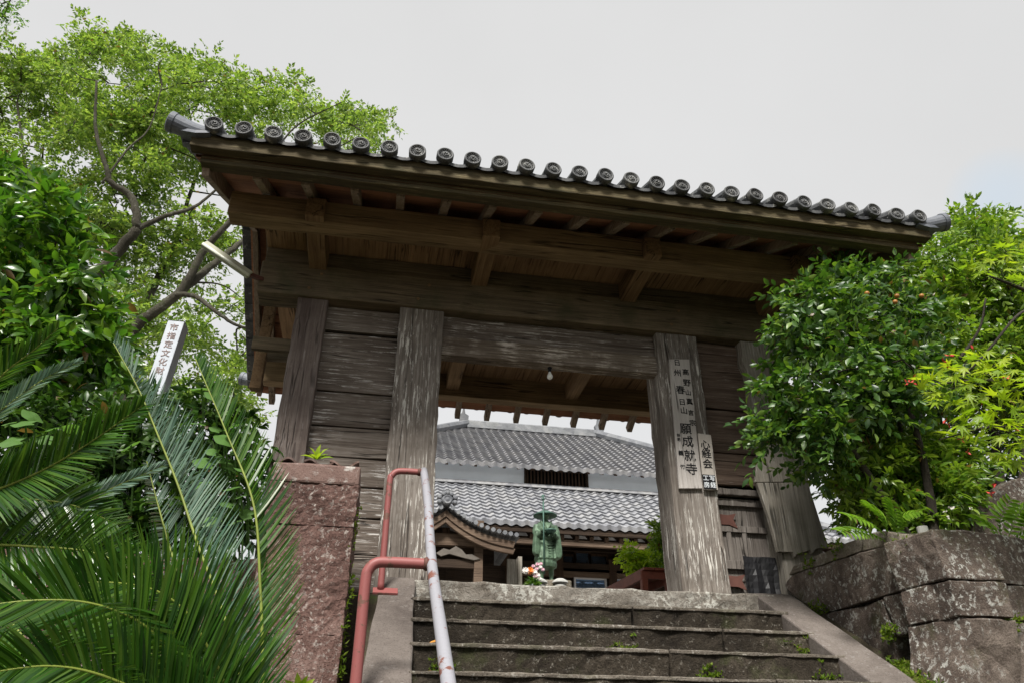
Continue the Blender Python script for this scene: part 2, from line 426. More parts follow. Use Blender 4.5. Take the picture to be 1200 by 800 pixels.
def text_mesh(name, s, size, origin, xdir, ydir, mat, parent=None, ext=.0015):
    cu = bpy.data.curves.new(name, 'FONT'); cu.body = s; cu.size = size; cu.extrude = ext
    cu.align_x = 'CENTER'; cu.align_y = 'CENTER'; cu.resolution_u = 3; cu.offset = .008 * size
    t = bpy.data.objects.new(name, cu); COL.objects.link(t)
    dg = bpy.context.evaluated_depsgraph_get()
    me = bpy.data.meshes.new_from_object(t.evaluated_get(dg))
    bpy.data.objects.remove(t); me.materials.clear(); me.materials.append(mat)
    xd = Vector(xdir).normalized(); yd = Vector(ydir).normalized(); zd = xd.cross(yd)
    mt = Matrix((xd, yd, zd)).transposed().to_4x4(); mt.translation = Vector(origin)
    me.transform(mt)
    return me

def column_text(name, items, mat, parent, xdir=(1, 0, 0), ydir=(0, 0, 1)):
    """items: (char, (x,y,z) centre, size) each a part of its board"""
    for ch, p, sz in items:
        me = text_mesh('character', ch, sz, p, xdir, ydir, mat)
        o = bpy.data.objects.new('character', me); COL.objects.link(o)
        o.parent = parent; o.matrix_parent_inverse = parent.matrix_basis.inverted()

# ------------------------------------------------------------------ foliage helpers
def unit(a): return a / np.maximum(np.linalg.norm(a, axis=-1, keepdims=True), 1e-9)
TEMPL = {
    'simple': (np.array([(0, 0, 0), (.42, .5, .10), (.42, -.5, .10), (1, 0, -.06), (.45, 0, 0)]), np.array([(0, 4, 1), (0, 2, 4), (4, 3, 1), (4, 2, 3)])),
    'fine': (np.array([(0, 0, 0), (.18, .30, .05), (.18, -.30, .05), (.48, .5, .08), (.48, -.5, .08), (.78, .3, .03), (.78, -.3, .03), (1.02, 0, -.12), (.18, 0, 0), (.48, 0, .02), (.78, 0, -.02)]),
             np.array([(0, 8, 1), (0, 2, 8), (8, 9, 1), (1, 9, 3), (8, 2, 9), (9, 2, 4), (9, 10, 3), (3, 10, 5), (9, 4, 10), (10, 4, 6), (10, 7, 5), (10, 6, 7)])),
}
def _maple():
    v = [(0, 0, 0)]; f = []
    lob = [(-125, .45), (-80, .75), (-40, .95), (0, 1.05), (40, .95), (80, .75), (125, .45)]
    rim = []
    for i, (a, r) in enumerate(lob):
        for da, rr in ((-9, r * .55), (0, r), (9, r * .55)):
            t = math.radians(a + da); rim.append((.12 + rr * math.cos(t) * .88, rr * math.sin(t) * .8, -.12 * rr * rr))
        if i < 6:
            t = math.radians((a + lob[i + 1][0]) / 2); rim.append((.12 + .28 * math.cos(t), .28 * math.sin(t), .02))
    v += rim
    for i in range(len(rim) - 1): f.append((0, i + 1, i + 2))
    return np.array(v), np.array(f)
TEMPL['maple'] = _maple()
TEMPL['tiny'] = (np.array([(0, 0, 0), (.5, .5, .09), (1, 0, -.05), (.5, -.5, .09)]), np.array([(0, 2, 1), (0, 3, 2)]))

def leaves(name, P, D, N, ln, wd, mat, parent=None, kind='simple'):
    """P origins, D directions, N approximate normals (n,3); ln, wd arrays"""
    tv, tf = TEMPL[kind]
    D = unit(D); S_ = unit(np.cross(N, D)); Nn = np.cross(D, S_)
    n = len(P); k = len(tv)
    V = (P[:, None, :] + D[:, None, :] * (tv[None, :, 0:1] * ln[:, None, None]) + S_[:, None, :] * (tv[None, :, 1:2] * wd[:, None, None])
         + Nn[:, None, :] * (tv[None, :, 2:3] * ln[:, None, None]))
    F = tf[None] + (np.arange(n) * k)[:, None, None]
    return npobj(name, V.reshape(-1, 3), F.reshape(-1, 3), mat, parent)

def sprays(org, dirs, length, nl, spread=.9, lmean=.08, ratio=.45, up=.7, droop=.25):
    """leafy twigs: returns P,D,N,ln,wd for leaves set alternately along each twig"""
    n = len(org); dirs = unit(dirs)
    t = (np.arange(nl) + .5) / nl
    t = np.clip(t[None] + rng.normal(0, .05, (n, nl)), .02, 1.05)
    rv = unit(rng.normal(0, 1, (n, 3)) + np.array([0, 0, up * 2])); side = unit(np.cross(dirs, rv)); nor = np.cross(side, dirs)
    nor = np.where(nor[:, 2:3] < 0, -nor, nor)
    sgn = np.where(np.arange(nl) % 2 == 0, 1., -1.)[None, :, None] * np.ones((n, 1, 1))
    P = org[:, None] + dirs[:, None] * (t[..., None] * length[:, None, None]) - np.array([0, 0, 1.]) * (droop * (t ** 2)[..., None] * length[:, None, None])
    fw = .35 + .65 * t[..., None]
    D = dirs[:, None] * fw + side[:, None] * sgn * spread * (1.1 - .6 * t[..., None]) + rng.normal(0, .28, (n, nl, 3)) - np.array([0, 0, droop])
    N = nor[:, None] + rng.normal(0, .38, (n, nl, 3))
    ln = lmean * rng.uniform(.65, 1.25, (n, nl)); wd = ln * ratio * rng.uniform(.85, 1.15, (n, nl))
    return P.reshape(-1, 3), D.reshape(-1, 3), N.reshape(-1, 3), ln.ravel(), wd.ravel()

def inpoly(x, y, poly):
    c = np.zeros(len(x), bool); m = len(poly)
    for i in range(m):
        x1, y1 = poly[i]; x2, y2 = poly[(i + 1) % m]
        cond = ((y1 > y) != (y2 > y)) & (x < (x2 - x1) * (y - y1) / (y2 - y1 + 1e-12) + x1)
        c ^= cond
    return c

def poly_points(poly, n, Ym, Ys, edge=0.):
    """n points of a crown whose silhouette in the photograph is poly, spread Ys in depth about Ym"""
    poly = np.array(poly, float); lo = poly.min(0); hi = poly.max(0); o = []
    while len(o) < n:
        x = rng.uniform(lo[0], hi[0], 4 * n); y = rng.uniform(lo[1], hi[1], 4 * n)
        k = inpoly(x, y, poly)
        for a, b in zip(x[k], y[k]): o.append((a, b))
    o = o[:n]
    cx = poly.mean(0)
    P = []
    for a, b in o:
        e = 1 - min(1., math.hypot((a - cx[0]) / (hi[0] - lo[0]) * 2, (b - cx[1]) / (hi[1] - lo[1]) * 2)) ** 2
        P.append(at(a, b, Ym + Ys * rng.uniform(-1, 1) * (.35 + .65 * math.sqrt(max(e, 0)))))
    return np.array(P)

def limbs(mb, pts, r0, r1, n=7, wob=0.):
    q = spline(pts, n); m = len(q)
    rad = [r0 + (r1 - r0) * (i / (m - 1)) ** .8 for i in range(m)]
    q = [p + rng.normal(0, wob, 3) * r for p, r in zip(q, rad)] if wob else q
    mb.tube(q, rad, 8 if r0 > .05 else 5, cap=True)
    return q

def twig_net(mb, pts, skel, r=.008, every=1, sag=.1):
    """thin branches that grow outwards: each point is joined to the nearest limb or earlier twig"""
    sk = list(map(np.array, skel)); pts = np.array(pts[::every])
    d0_ = np.min(np.linalg.norm(pts[:, None] - np.array(sk)[None], axis=2), axis=1)
    use = np.zeros(len(sk)).tolist()
    for p in pts[np.argsort(d0_)]:
        A_ = np.array(sk); d = np.linalg.norm(A_ - p, axis=1) * (1 + .35 * np.array(use)) + .6 * np.maximum(0, A_[:, 2] - p[2])
        k = int(np.argmin(d)); a = A_[k]; use[k] += 1
        L_ = np.linalg.norm(p - a)
        m = (a + p) / 2 + rng.normal(0, .09, 3) * L_ + np.array([0, 0, sag * L_ * .6])
        q = spline([a, m, p], 5)
        mb.tube(q, [r * (1.9 - 1.4 * i_ / 10) * (.55 + .45 * min(1.6, L_)) for i_ in range(len(q))], 4, cap=False)
        sk += [q[4], q[7]]; use += [0, 0]

# ================================================================== GROUND
def gz(x, y):
    s = -.12 + .6 * (y + .5)                      # slope of the flight of steps
    if -1.7 < x < 2.05:                            # under the steps
        z = min(-.14, s - .32)
    elif x >= 2.05:
        if y > -1.85 + .0 * x and x > 2.3: z = -.15
        else: z = min(-.14, s - .10)
        if x > 2.3 and y <= -1.85: z = min(-.14, max(s - .1, -3.0))
    else:
        z = -.14 if y > -.5 else min(-.14, s - 1.3)
    z = max(z, -3.05)
    return z + (.0 if -1.7 < x < 2.05 else .03 * noise.noise(Vector((x * 1.5, y * 1.5, 0))))
xs = np.unique(np.round(np.concatenate([np.linspace(-700, -60, 8), np.linspace(-60, -9, 14), np.arange(-9, 9, .15), np.linspace(9, 60, 14), np.linspace(60, 700, 8)]), 3))
ys = np.unique(np.round(np.concatenate([np.linspace(-700, -60, 8), np.linspace(-60, -9, 14), np.arange(-9, 3, .15), np.linspace(3, 60, 20), np.linspace(60, 900, 9)]), 3))
V = [(x, y, gz(x, y)) for y in ys for x in xs]
nx = len(xs)
F = [(j * nx + i, j * nx + i + 1, (j + 1) * nx + i + 1, (j + 1) * nx + i) for j in range(len(ys) - 1) for i in range(nx - 1)]
tag(npobj('ground', V, F, S['earth'], smooth=True), kind='structure')
# gravel courtyard behind the gate
tag(MB().add([(-40, .75, -.118), (40, .75, -.118), (40, 60, -.118), (-40, 60, -.118)], [(0, 1, 2, 3)]).build('courtyard', S['gravel'], fix=False), kind='structure')

# ================================================================== STONE STEPS
steps = thing('stone_steps', (.15, -.5, -.12), 'worn dark stone steps with mossy edges climbing to the wooden gate', 'steps')
RUN, RISE = .33, .2
def sx0(k): return -1.272 - .016 * k
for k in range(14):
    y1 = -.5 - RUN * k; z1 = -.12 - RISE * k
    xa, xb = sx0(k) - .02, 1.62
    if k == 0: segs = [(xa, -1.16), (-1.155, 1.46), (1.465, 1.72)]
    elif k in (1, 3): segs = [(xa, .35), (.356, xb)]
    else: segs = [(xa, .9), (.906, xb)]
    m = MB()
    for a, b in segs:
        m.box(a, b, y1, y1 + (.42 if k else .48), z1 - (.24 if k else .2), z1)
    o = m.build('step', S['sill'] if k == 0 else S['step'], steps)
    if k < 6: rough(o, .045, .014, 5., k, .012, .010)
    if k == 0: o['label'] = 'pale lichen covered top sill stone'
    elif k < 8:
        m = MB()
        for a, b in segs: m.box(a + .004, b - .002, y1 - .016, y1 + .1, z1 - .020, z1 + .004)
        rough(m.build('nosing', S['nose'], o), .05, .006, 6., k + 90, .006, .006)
def slab(name, inner, outer, thick, mat):
    m = MB()
    (xi0, xi1), (xo0, xo1) = inner, outer
    ya, za = -.44, -.095; yb = -5.1; zb = za + .6 * (yb - ya)
    v = [(xi0, ya, za), (xo0, ya, za), (xo1, yb, zb), (xi1, yb, zb)]
    top = v; bot = [(x, y, z - thick) for x, y, z in v]
    m.add(top + bot, [(0, 1, 2, 3), (7, 6, 5, 4), (0, 4, 5, 1), (1, 5, 6, 2), (2, 6, 7, 3), (3, 7, 4, 0)])
    m.box(min(xi0, xo0), max(xi0, xo0), ya + .003, ya + .42, za - .3, za - .003)
    return rough(m.build(name, mat, steps), .09, .008, 3., 3, .012, .004)
slab('side_slab', (-1.272, -1.48), (-1.535, -1.80), .5, S['ramp'])
slab('side_slab', (1.565, 1.565), (1.90, 1.90), .5, S['ramp'])

# ================================================================== TEMPLE GATE
gate = thing('temple_gate', (0, .4, -.12), 'weathered timber temple gate with a grey tiled roof at the top of the steps', 'gate')
def beamp(name, mat, *a, axis='x', n=14, jit=.004, bv=.008, label=None):
    o = MB().beam(*a, axis=axis, n=n, jit=jit).build(name, mat, gate)
    bevel(o, bv)
    if label: o['label'] = label
    return o
# main and side posts
def post(name, x0, x1, y0, y1, z1, mat, flare=.0, n=24, jit=.006):
    m = MB(); v = []; f = []
    for i in range(n + 1):
        t = i / n; z = -.12 + (z1 + .12) * t
        fl = flare * max(0, 1 - t * 1.6) ** 2
        cx = [x0 - fl, x1 + fl, x1 + fl, x0 - fl]; cy = [y0 - fl * .5, y0 - fl * .5, y1, y1]
        for a, b in zip(cx, cy): v.append((a + rnd.uniform(-jit, jit), b + rnd.uniform(-jit, jit), z))
    for i in range(n):
        for j in range(4): f.append((i * 4 + j, i * 4 + (j + 1) % 4, i * 4 + 4 + (j + 1) % 4, i * 4 + 4 + j))
    f += [(3, 2, 1, 0), (n * 4, n * 4 + 1, n * 4 + 2, n * 4 + 3)]
    o = m.add(v, f).build(name, mat, gate)
    return bevel(o, .014, 2)
post('main_post', -1.57, -1.13, .0, .40, 2.66, W['post'], .012)
post('main_post', 1.125, 1.58, .0, .40, 2.66, W['post'], .0)
post('side_post', -2.575, -2.285, .0, .30, 2.66, W['post_plain'])
# right side post: broad, rotten edge, with an old cover board nailed over its foot
m = MB()
prof = []
nn = 22
for i in range(nn + 1):
    z = -.12 + 2.78 * i / nn
    lean = max(0., (z - .3)) * -.02
    prof.append((z, 2.13 + lean + .035 * noise.noise(Vector((0, z * 3, 1))) + .02 * noise.noise(Vector((0, z * 9, 4))), 2.56 + .01 * noise.noise(Vector((5, z * 3, 1)))))
poly = [(a, .0, z) for z, a, b in prof] + [(b, .0, z) for z, a, b in reversed(prof)]
o = m.prism(poly, (0, .3, 0)).build('side_post', W['old'], gate); o['label'] = 'rotten edged grey side post'
cover = [(1.975, 1.03), (2.04, .70), (2.075, .37), (2.22, .375), (2.235, .33), (2.26, .36), (2.40, .40), (2.415, .37), (2.47, .42), (2.60, .435), (2.56, .72), (2.515, 1.075), (2.25, 1.05)]
bevel(MB().prism([(x, -.055, z) for x, z in cover], (0, .05, 0)).build('cover_board', W['old'], gate), .005)
up = [(1.965, 1.04), (2.05, 1.36), (2.12, 1.62), (2.18, 1.60), (2.30, 1.66), (2.42, 1.60), (2.54, 1.64), (2.53, 1.34), (2.515, 1.085), (2.25, 1.062)]
bevel(MB().prism([(x, -.04, z) for x, z in up], (0, .036, 0)).build('cover_board', W['old'], gate), .005)
# great cross beam
beamp('cross_beam', W['beam'], -2.97, 2.97, -.035, .24, 2.655, 3.03, n=30, jit=.006, bv=.015)
for x in (-2.43, -1.35, 1.35, 2.43):
    for dz in (-.09, .09):
        MB().lathe((x + .05 * (1 if dz > 0 else -1), -.034, 2.84 + dz), [(.017, .01), (.017, -.004), (.012, -.009), (.001, -.010)], 10, (0, 1, 0)).build('peg', W['arm'], gate)
# panelling above the opening
beamp('lintel_board', W['plank'], -1.15, 1.15, .10, .15, 2.40, 2.653, label='dark upper lintel board')
beamp('lintel', W['lintel'], -1.15, 1.15, .06, .21, 2.195, 2.398, label='white flaking lintel over the opening')
# plank bays
def planks(x0, x1, levels, mat):
    for (a, b) in levels:
        n = 16; m = MB(); v = []
        f = []
        for i in range(n + 1):
            x = x0 + (x1 - x0) * i / n
            za = a + .006 + .012 * noise.noise(Vector((x * 2.2, a * 7, 0))); zb = b - .006 + .012 * noise.noise(Vector((x * 2.2, b * 7, 3)))
            yy = .115 + .010 * noise.noise(Vector((x * 1.1, a * 5, 9)))
            v += [(x, yy, za), (x, yy, zb), (x, .17, zb), (x, .17, za)]
        for i in range(n):
            for j in range(4): f.append((i * 4 + j, i * 4 + (j + 1) % 4, i * 4 + 4 + (j + 1) % 4, i * 4 + 4 + j))
        f += [(3, 2, 1, 0), (n * 4, n * 4 + 1, n * 4 + 2, n * 4 + 3)]
        bevel(m.add(v, f).build('wall_plank', mat, gate), .006)
planks(-2.30, -1.55, [(2.38, 2.655), (1.72, 2.355), (1.37, 1.715), (1.075, 1.365), (.80, 1.07), (.52, .797), (.2, .515), (-.12, .195)], W['plank'])
planks(1.57, 2.2, [(1.87, 2.655), (1.39, 1.862), (1.045, 1.385)], W['plank_red'])
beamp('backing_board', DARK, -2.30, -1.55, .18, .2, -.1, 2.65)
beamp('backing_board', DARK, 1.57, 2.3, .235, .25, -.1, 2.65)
# side door in the right bay
sdoor = MB()
for i, (a, b) in enumerate([(1.58, 1.79), (1.794, 1.95), (1.954, 2.13), (2.134, 2.3)]):
    sdoor.beam(a, b, .20, .23, -.1, .93, axis='z', n=6, jit=.002)
sd_o = sdoor.build('side_door', W['door'], gate)
for z0, z1 in ((.60, .66), (.25, .33), (.86, .93)):
    bevel(MB().beam(1.58, 2.25, .165, .198, z0, z1, n=6, jit=.002).build('rail', W['door'], sd_o), .004)
for x0 in (1.70, 1.86):
    bevel(MB().beam(x0, x0 + .045, .17, .198, .33, .60, axis='z', n=3, jit=.002).build('batten', W['door'], sd_o), .003)
for z in (.72, .14):
    hp = [(1.575, z - .055), (1.73, z - .055), (1.815, z - .085), (1.78, z), (1.815, z + .06), (1.73, z + .04), (1.575, z + .05)]
    MB().prism([(x, .155, zz) for x, zz in hp], (0, .01, 0)).build('hinge_strap', RUST, sd_o)
beamp('door_head', W['door'], 1.57, 2.2, .12, .2, .955, 1.02)
# rear posts, ties, tie rails
for x in (-2.43, 2.43):
    bevel(MB().beam(x - .11, x + .11, 2.3, 2.52, -.12, 2.9, axis='z', n=8).build('rear_post', W['post_plain'], gate), .01)
    for z in (.55, 1.9):
        bevel(MB().beam(x - .035, x + .035, .3, 2.3, z, z + .16, axis='y', n=6).build('tie_rail', W['arm'], gate), .005)
bevel(MB().beam(-2.99, -2.88, .62, .72, 1.93, 3.02, axis='z', n=8).build('corner_strut', W['arm'], gate), .006)
bevel(MB().beam(-2.98, -2.55, .63, .71, 2.28, 2.36, n=4).build('tie_rail', W['beam'], gate), .006)
bevel(MB().beam(-2.98, -2.3, .30, .36, 2.2, 2.34, n=4).build('tie_rail', W['beam'], gate), .006)
# bracket arms over the beam
ARMX = (-2.425, -.785, .83, 2.425)
for x in ARMX:
    bevel(MB().beam(x - .085, x + .085, -.88, 2.62, 2.985, 3.2, axis='y', n=12).build('bracket_arm', W['arm'], gate), .012)
# purlins
beamp('purlin', W['purlin'], -3.2, 3.2, -.80, -.60, 2.985, 3.235, n=26, bv=.01)
beamp('purlin', W['purlin'], -3.2, 3.2, 2.44, 2.62, 2.90, 3.235, n=26, bv=.01)
# ceiling ledger and ceiling boards between beam and purlin
beamp('ceiling_ledger', W['beam'], -2.95, 2.95, -.01, .10, 3.032, 3.21, n=20)
x = -2.95; cbm = MB()
while x < 2.95:
    wd = rnd.uniform(.17, .24); cbm.beam(x, min(x + wd - .006, 2.95), -.6, .0, 3.212, 3.23, axis='y', n=3, jit=.0015); x += wd
cbm.build('ceiling', W['ceil'], gate)
cbm = MB(); x = -2.95
while x < 2.95:
    wd = rnd.uniform(.2, .28); cbm.beam(x, min(x + wd - .004, 2.95), .1, 2.44, 3.214, 3.232, axis='y', n=3, jit=.0015); x += wd
cbm.build('ceiling', W['ceil'], gate)

# ---- roof
YR, ZE, SL = .85, 3.10, .5            # ridge line, sheathing height at y = -1.3, pitch
def zs(y): return ZE + SL * (y + 1.3) if y <= YR else ZE + SL * (2 * YR - y + 1.3)
HX = 3.38
roof = MB()
for (ya, yb) in ((-1.42, YR), (2 * YR + 1.42, YR)):
    m = 14
    v = []; f = []
    for i in range(m + 1):
        y = ya + (yb - ya) * i / m
        v += [(-HX, y, zs(y)), (HX, y, zs(y)), (HX, y, zs(y) + .03), (-HX, y, zs(y) + .03)]
    for i in range(m):
        for j in range(4): f.append((i * 4 + j, i * 4 + (j + 1) % 4, i * 4 + 4 + (j + 1) % 4, i * 4 + 4 + j))
    roof.add(v, f)
roof_o = roof.build('roof', W['sheath'], gate)
# rafters
raf_px = [300.7, 358, 415.7, 470, 524.5, 577.7, 632, 687, 734, 787.5, 837, 884, 931.6, 979, 1024]
raf_y = [206, 213, 220, 226, 232, 238.5, 245, 251, 256, 262, 268, 274, 281, 287, 293]
for px_, py_ in zip(raf_px, raf_y):
    xw = at(px_, py_, -1.27)[0]
    a = Vector((xw, -1.27, zs(-1.27) - .052)); b = Vector((xw, YR - .05, zs(YR - .05) - .052))
    bevel(MB().bar(a, b, .075, .095, (0, 0, 1), 8, .003).build('rafter', W['rafter'], roof_o), .005)
for i in range(16):
    xw = -3.15 + .42 * i
    a = Vector((xw, 2 * YR + 1.50, zs(2 * YR + 1.50) - .052)); b = Vector((xw, YR + .05, zs(YR + .05) - .052))
    bevel(MB().bar(a, b, .075, .10, (0, 0, 1), 8, .003).build('rafter', W['rafter'], roof_o), .005)
# eave boards
for (y0, y1, z0, z1, hw) in ((-1.52, -1.415, 3.075, 3.205, 3.42), (-1.412, -1.30, 3.0, 3.10, 3.34)):
    bevel(MB().beam(-hw, hw, y0, y1, z0, z1, n=40, jit=.004).build('eave_board', W['fascia'], roof_o), .008)
bevel(MB().beam(-3.42, 3.42, 3.16, 3.24, 3.125, 3.2, n=40, jit=.004).build('eave_board', W['fascia'], roof_o), .008)
# barge boards at both gables
for sx in (-1, 1):
    for (ya, yb) in ((-1.35, YR), (2 * YR + 1.35, YR)):
        a = Vector((sx * 3.3, ya, zs(ya) - .06)); b = Vector((sx * 3.3, yb, zs(yb) - .06))
        bevel(MB().bar(a, b, .06, .18, (0, 0, 1), 10, .003).build('barge_board', W['rafter'], roof_o), .006)
# tiles: pans and barrels
NT = 28
tx = np.linspace(-3.25, 3.29, NT)
SLT = .5
def zt(y): return 3.215 + SLT * (y + 1.56) if y <= YR else 3.215 + SLT * (2 * YR - y + 1.56)
def gate_tiles(sign):
    rows = 11
    edge = -1.56 if sign < 0 else 2 * YR + 1.56
    v = []; f = []
    xsamp = []
    for i in range(NT - 1):
        for k in range(6): xsamp.append((tx[i] + (tx[i + 1] - tx[i]) * k / 6, k / 6))
    xsamp.append((tx[-1], 0))
    xsamp = [(-3.42, .4)] + xsamp + [(3.44, .4)]
    nxs = len(xsamp); L_ = abs(YR - edge)
    for r in range(rows):
        for e in (0, 1):
            t = (r + e) / rows; y = edge + (YR - edge) * t
            for x, ph in xsamp:
                v.append((x, y, zt(y) - .035 * math.sin(math.pi * ph) + (.018 if e == 0 else -.01)))
    for r in range(rows * 2 - 1):
        for i in range(nxs - 1):
            k = r * nxs + i; f.append((k, k + 1, k + nxs + 1, k + nxs))
    # thickness of the eave edge
    k0 = len(v)
    for x, ph in xsamp: v.append((x, edge + .004, zt(edge) - .035 * math.sin(math.pi * ph) - .012))
    for i in range(nxs - 1): f.append((i, k0 + i, k0 + i + 1, i + 1))
    mb = MB().add(v, f)
    for x in tx:
        for r in range(7):
            ya = edge + (YR - edge) * r / 7; yb = edge + (YR - edge) * (r + 1) / 7
            j = rnd.uniform(-.004, .004)
            mb.tube([(x + j, ya, zt(ya) + .045), (x + j, yb + (.0), zt(yb) + .035)], [.070, .062], 12)
    return mb.build('tile_course', T['gate'], roof_o, smooth=False, fix=False)
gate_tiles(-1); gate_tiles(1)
def disc_mesh():
    """round eave-end tile: raised rim, bead ring and a three-comma swirl"""
    mb = MB()
    mb.lathe((0, 0, 0), [(.088, .05), (.088, -.012), (.082, -.02), (.070, -.02), (.066, -.008), (.0005, -.008)], 28, (0, 1, 0))
    for k in range(14):
        a = 2 * math.pi * k / 14; c = (math.cos(a) * .057, -.008, math.sin(a) * .057)
        mb.lathe(c, [(.0055, .002), (.0055, -.005), (.003, -.008)], 6, (0, 1, 0))
    for k in range(3):
        pts = []; rr = []
        for i in range(12):
            t = i / 11; a = 2 * math.pi * k / 3 + t * 3.6; r = .014 + .031 * t
            pts.append((math.cos(a) * r, -.009, math.sin(a) * r)); rr.append(.0125 * (1 - t) ** .8 + .002)
        mb.tube(pts, rr, 6)
    return mb
d0 = None
for i, x in enumerate(tx):
    for edge, sg in ((-1.585, 1), (2 * YR + 1.585, -1)):
        if d0 is None:
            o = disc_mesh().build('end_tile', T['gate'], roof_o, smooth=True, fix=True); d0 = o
            o.data.polygons.foreach_set('use_smooth', [True] * len(o.data.polygons))
            base_inv = o.matrix_parent_inverse.copy()
        else:
            o = d0.copy(); COL.objects.link(o); o.parent = roof_o; o.matrix_parent_inverse = base_inv
        o.location = (x, edge, (3.262 if sg > 0 else 3.185) + rnd.uniform(-.008, .008))
        o.scale = (.85, 1, .85); o.rotation_euler = (rnd.uniform(-.12, .10), rnd.uniform(-3, 3), rnd.uniform(-.10, .10) + (0 if sg > 0 else math.pi))
# corner and gable tiles
def corner_tile(sx, sy):
    ye = -1.53 if sy < 0 else 2 * YR + 1.53
    mb = MB()
    a = Vector((sx * 3.24, ye - sy * .06, 3.235)); b = Vector((sx * 3.60, ye, 3.285))
    mid = (a + b) / 2 + Vector((0, 0, -.02))
    mb.tube(spline([a, mid, b], 5), [.06 + .026 * i / 10 for i in range(11)], 18)
    dr = (b - mid).normalized()
    mb.lathe(b, [(.09, -.03), (.092, .012), (.082, .02), (.07, .02), (.066, .006), (.0005, .006)], 24, dr)
    e1 = dr.cross(Vector((0, 1, 0))).normalized(); e2 = dr.cross(e1)
    for k in range(3):
        pts = []; rr = []
        for i in range(10):
            t = i / 9; an = 2 * math.pi * k / 3 + t * 3.6; r = .014 + .031 * t
            pts.append(b + dr * .009 + e1 * math.cos(an) * r + e2 * math.sin(an) * r); rr.append(.0125 * (1 - t) ** .8 + .002)
        mb.tube(pts, rr, 6)
    # curled pan tile under it
    pp = [(sx * 3.52, ye + sy * .02, 3.19), (sx * 3.38, ye + sy * .05, 3.155), (sx * 3.27, ye + sy * .05, 3.175), (sx * 3.27, ye + sy * .05, 3.20), (sx * 3.38, ye + sy * .05, 3.185), (sx * 3.53, ye + sy * .02, 3.225)]
    mb.prism(pp, (0, -sy * .2, 0))
    return mb.build('corner_tile', T['corner'], roof_o, smooth=False)
for sx in (-1, 1):
    for sy in (-1, 1): corner_tile(sx, sy)
    # row of overlapping gable-edge tiles seen edge-on
    gm = MB()
    for (ya, yb) in ((-1.45, YR), (2 * YR + 1.5, YR)):
        for r in range(10):
            y0 = ya + (yb - ya) * r / 10; y1 = ya + (yb - ya) * (r + 1.12) / 10
            p = [(sx * 3.30, y0, zt(y0) - .10), (sx * 3.50, y0, zt(y0) - .115), (sx * 3.52, y0, zt(y0) - .01), (sx * 3.44, y0, zt(y0) + .03), (sx * 3.30, y0, zt(y0) + .03)]
            gm.prism(p, (0, y1 - y0, (zt(min(max(y1, -9), 9)) - zt(y0)) - .02))
    gm.build('gable_tile_row', T['gate'], roof_o)
# ridge
rg = MB()
for k in range(4): rg.box(-3.3 - .01 * k, 3.3 + .01 * k, YR - .16 + .02 * k, YR + .16 - .02 * k, zt(YR) + .06 * k, zt(YR) + .06 * k + .052)
rg.tube([(-3.36, YR, zt(YR) + .29), (3.36, YR, zt(YR) + .29)], .09, 14)
rg.build('ridge', T['gate'], roof_o)

# ---- things fixed on the gate
sg = thing('name_board', (1.32, -.03, 1.6), 'tall weathered wooden name board with brushed black characters on the right gate post', 'sign')
bd = [(1.228, 2.325), (1.452, 2.345), (1.415, .945), (1.182, .93)]
bevel(MB().prism([(x, -.032, z) for x, z in bd], (0, .028, 0)).build('board', W['board'], sg), .003)
def bx(u, z):     # u across the board 0..1 at height z
    t = (z - .935) / (2.335 - .935); xl = 1.182 + (1.228 - 1.182) * t; xr = 1.415 + (1.452 - 1.415) * t
    return (xl + (xr - xl) * u, -.0345, z)
def bpix(px_, py_): q = at(px_, py_, -.0345); return (q[0], -.0345, q[2])
big = [('春', 797.5, 457, .10), ('日', 799.5, 471, .075), ('山', 801.5, 481, .08), ('願', 803.5, 502.5, .122), ('成', 806, 517.5, .122), ('就', 808.5, 534, .122), ('寺', 810.5, 550, .125)]
small = [('日', 793.5, 425, .075), ('州', 794, 437, .085), ('高', 803.5, 436, .075), ('野', 805, 448.5, .085), ('山', 806.5, 460, .065), ('真', 808, 470.5, .075), ('言', 809.8, 483.5, .065), ('宗', 811.8, 495.5, .07),
         ('飫', 795.2, 509.5, .036), ('肥', 795.6, 514.5, .036), ('義', 798, 530.5, .055), ('竹', 800, 546.5, .05)]
column_text('lettering', [(c, bpix(a, b), s_) for c, a, b, s_ in big], INK, sg, (1, 0, 0), (0, 0, 1))
column_text('small_lettering', [(c, bpix(a, b), s_) for c, a, b, s_ in small], INK, sg, (1, 0, 0), (0, 0, 1))
sg2 = thing('notice_board', (1.5, -.04, 1.2), 'small narrow wooden notice with a black square at its foot beside the tall name board', 'sign')
bd = [(1.437, 1.508), (1.572, 1.500), (1.567, .935), (1.424, .93)]
bevel(MB().prism([(x, -.045, z) for x, z in bd], (0, .018, 0)).build('board', W['board2'], sg2), .003)
def bpix2(px_, py_): q = at(px_, py_, -.0475); return (q[0], -.0475, q[2])
column_text('lettering', [(c, bpix2(a, b), s_) for c, a, b, s_ in [('心', 826.5, 521, .10), ('経', 828, 531.5, .10), ('会', 829.5, 543.5, .105)]], INK, sg2)
q0 = at(831.5, 564, -.048)
bk = MB().box(q0[0] - .066, q0[0] + .064, -.0475, -.0452, q0[2] - .072, q0[2] + .072).build('black_panel', INK, sg2)
column_text('panel_lettering', [(c, (q0[0] + dx, -.0485, q0[2] + dz), .06) for c, dx, dz in [('写', .032, .034), ('経', .034, -.034), ('工', -.032, .034), ('房', -.031, -.034)]], PLAS, sg2)

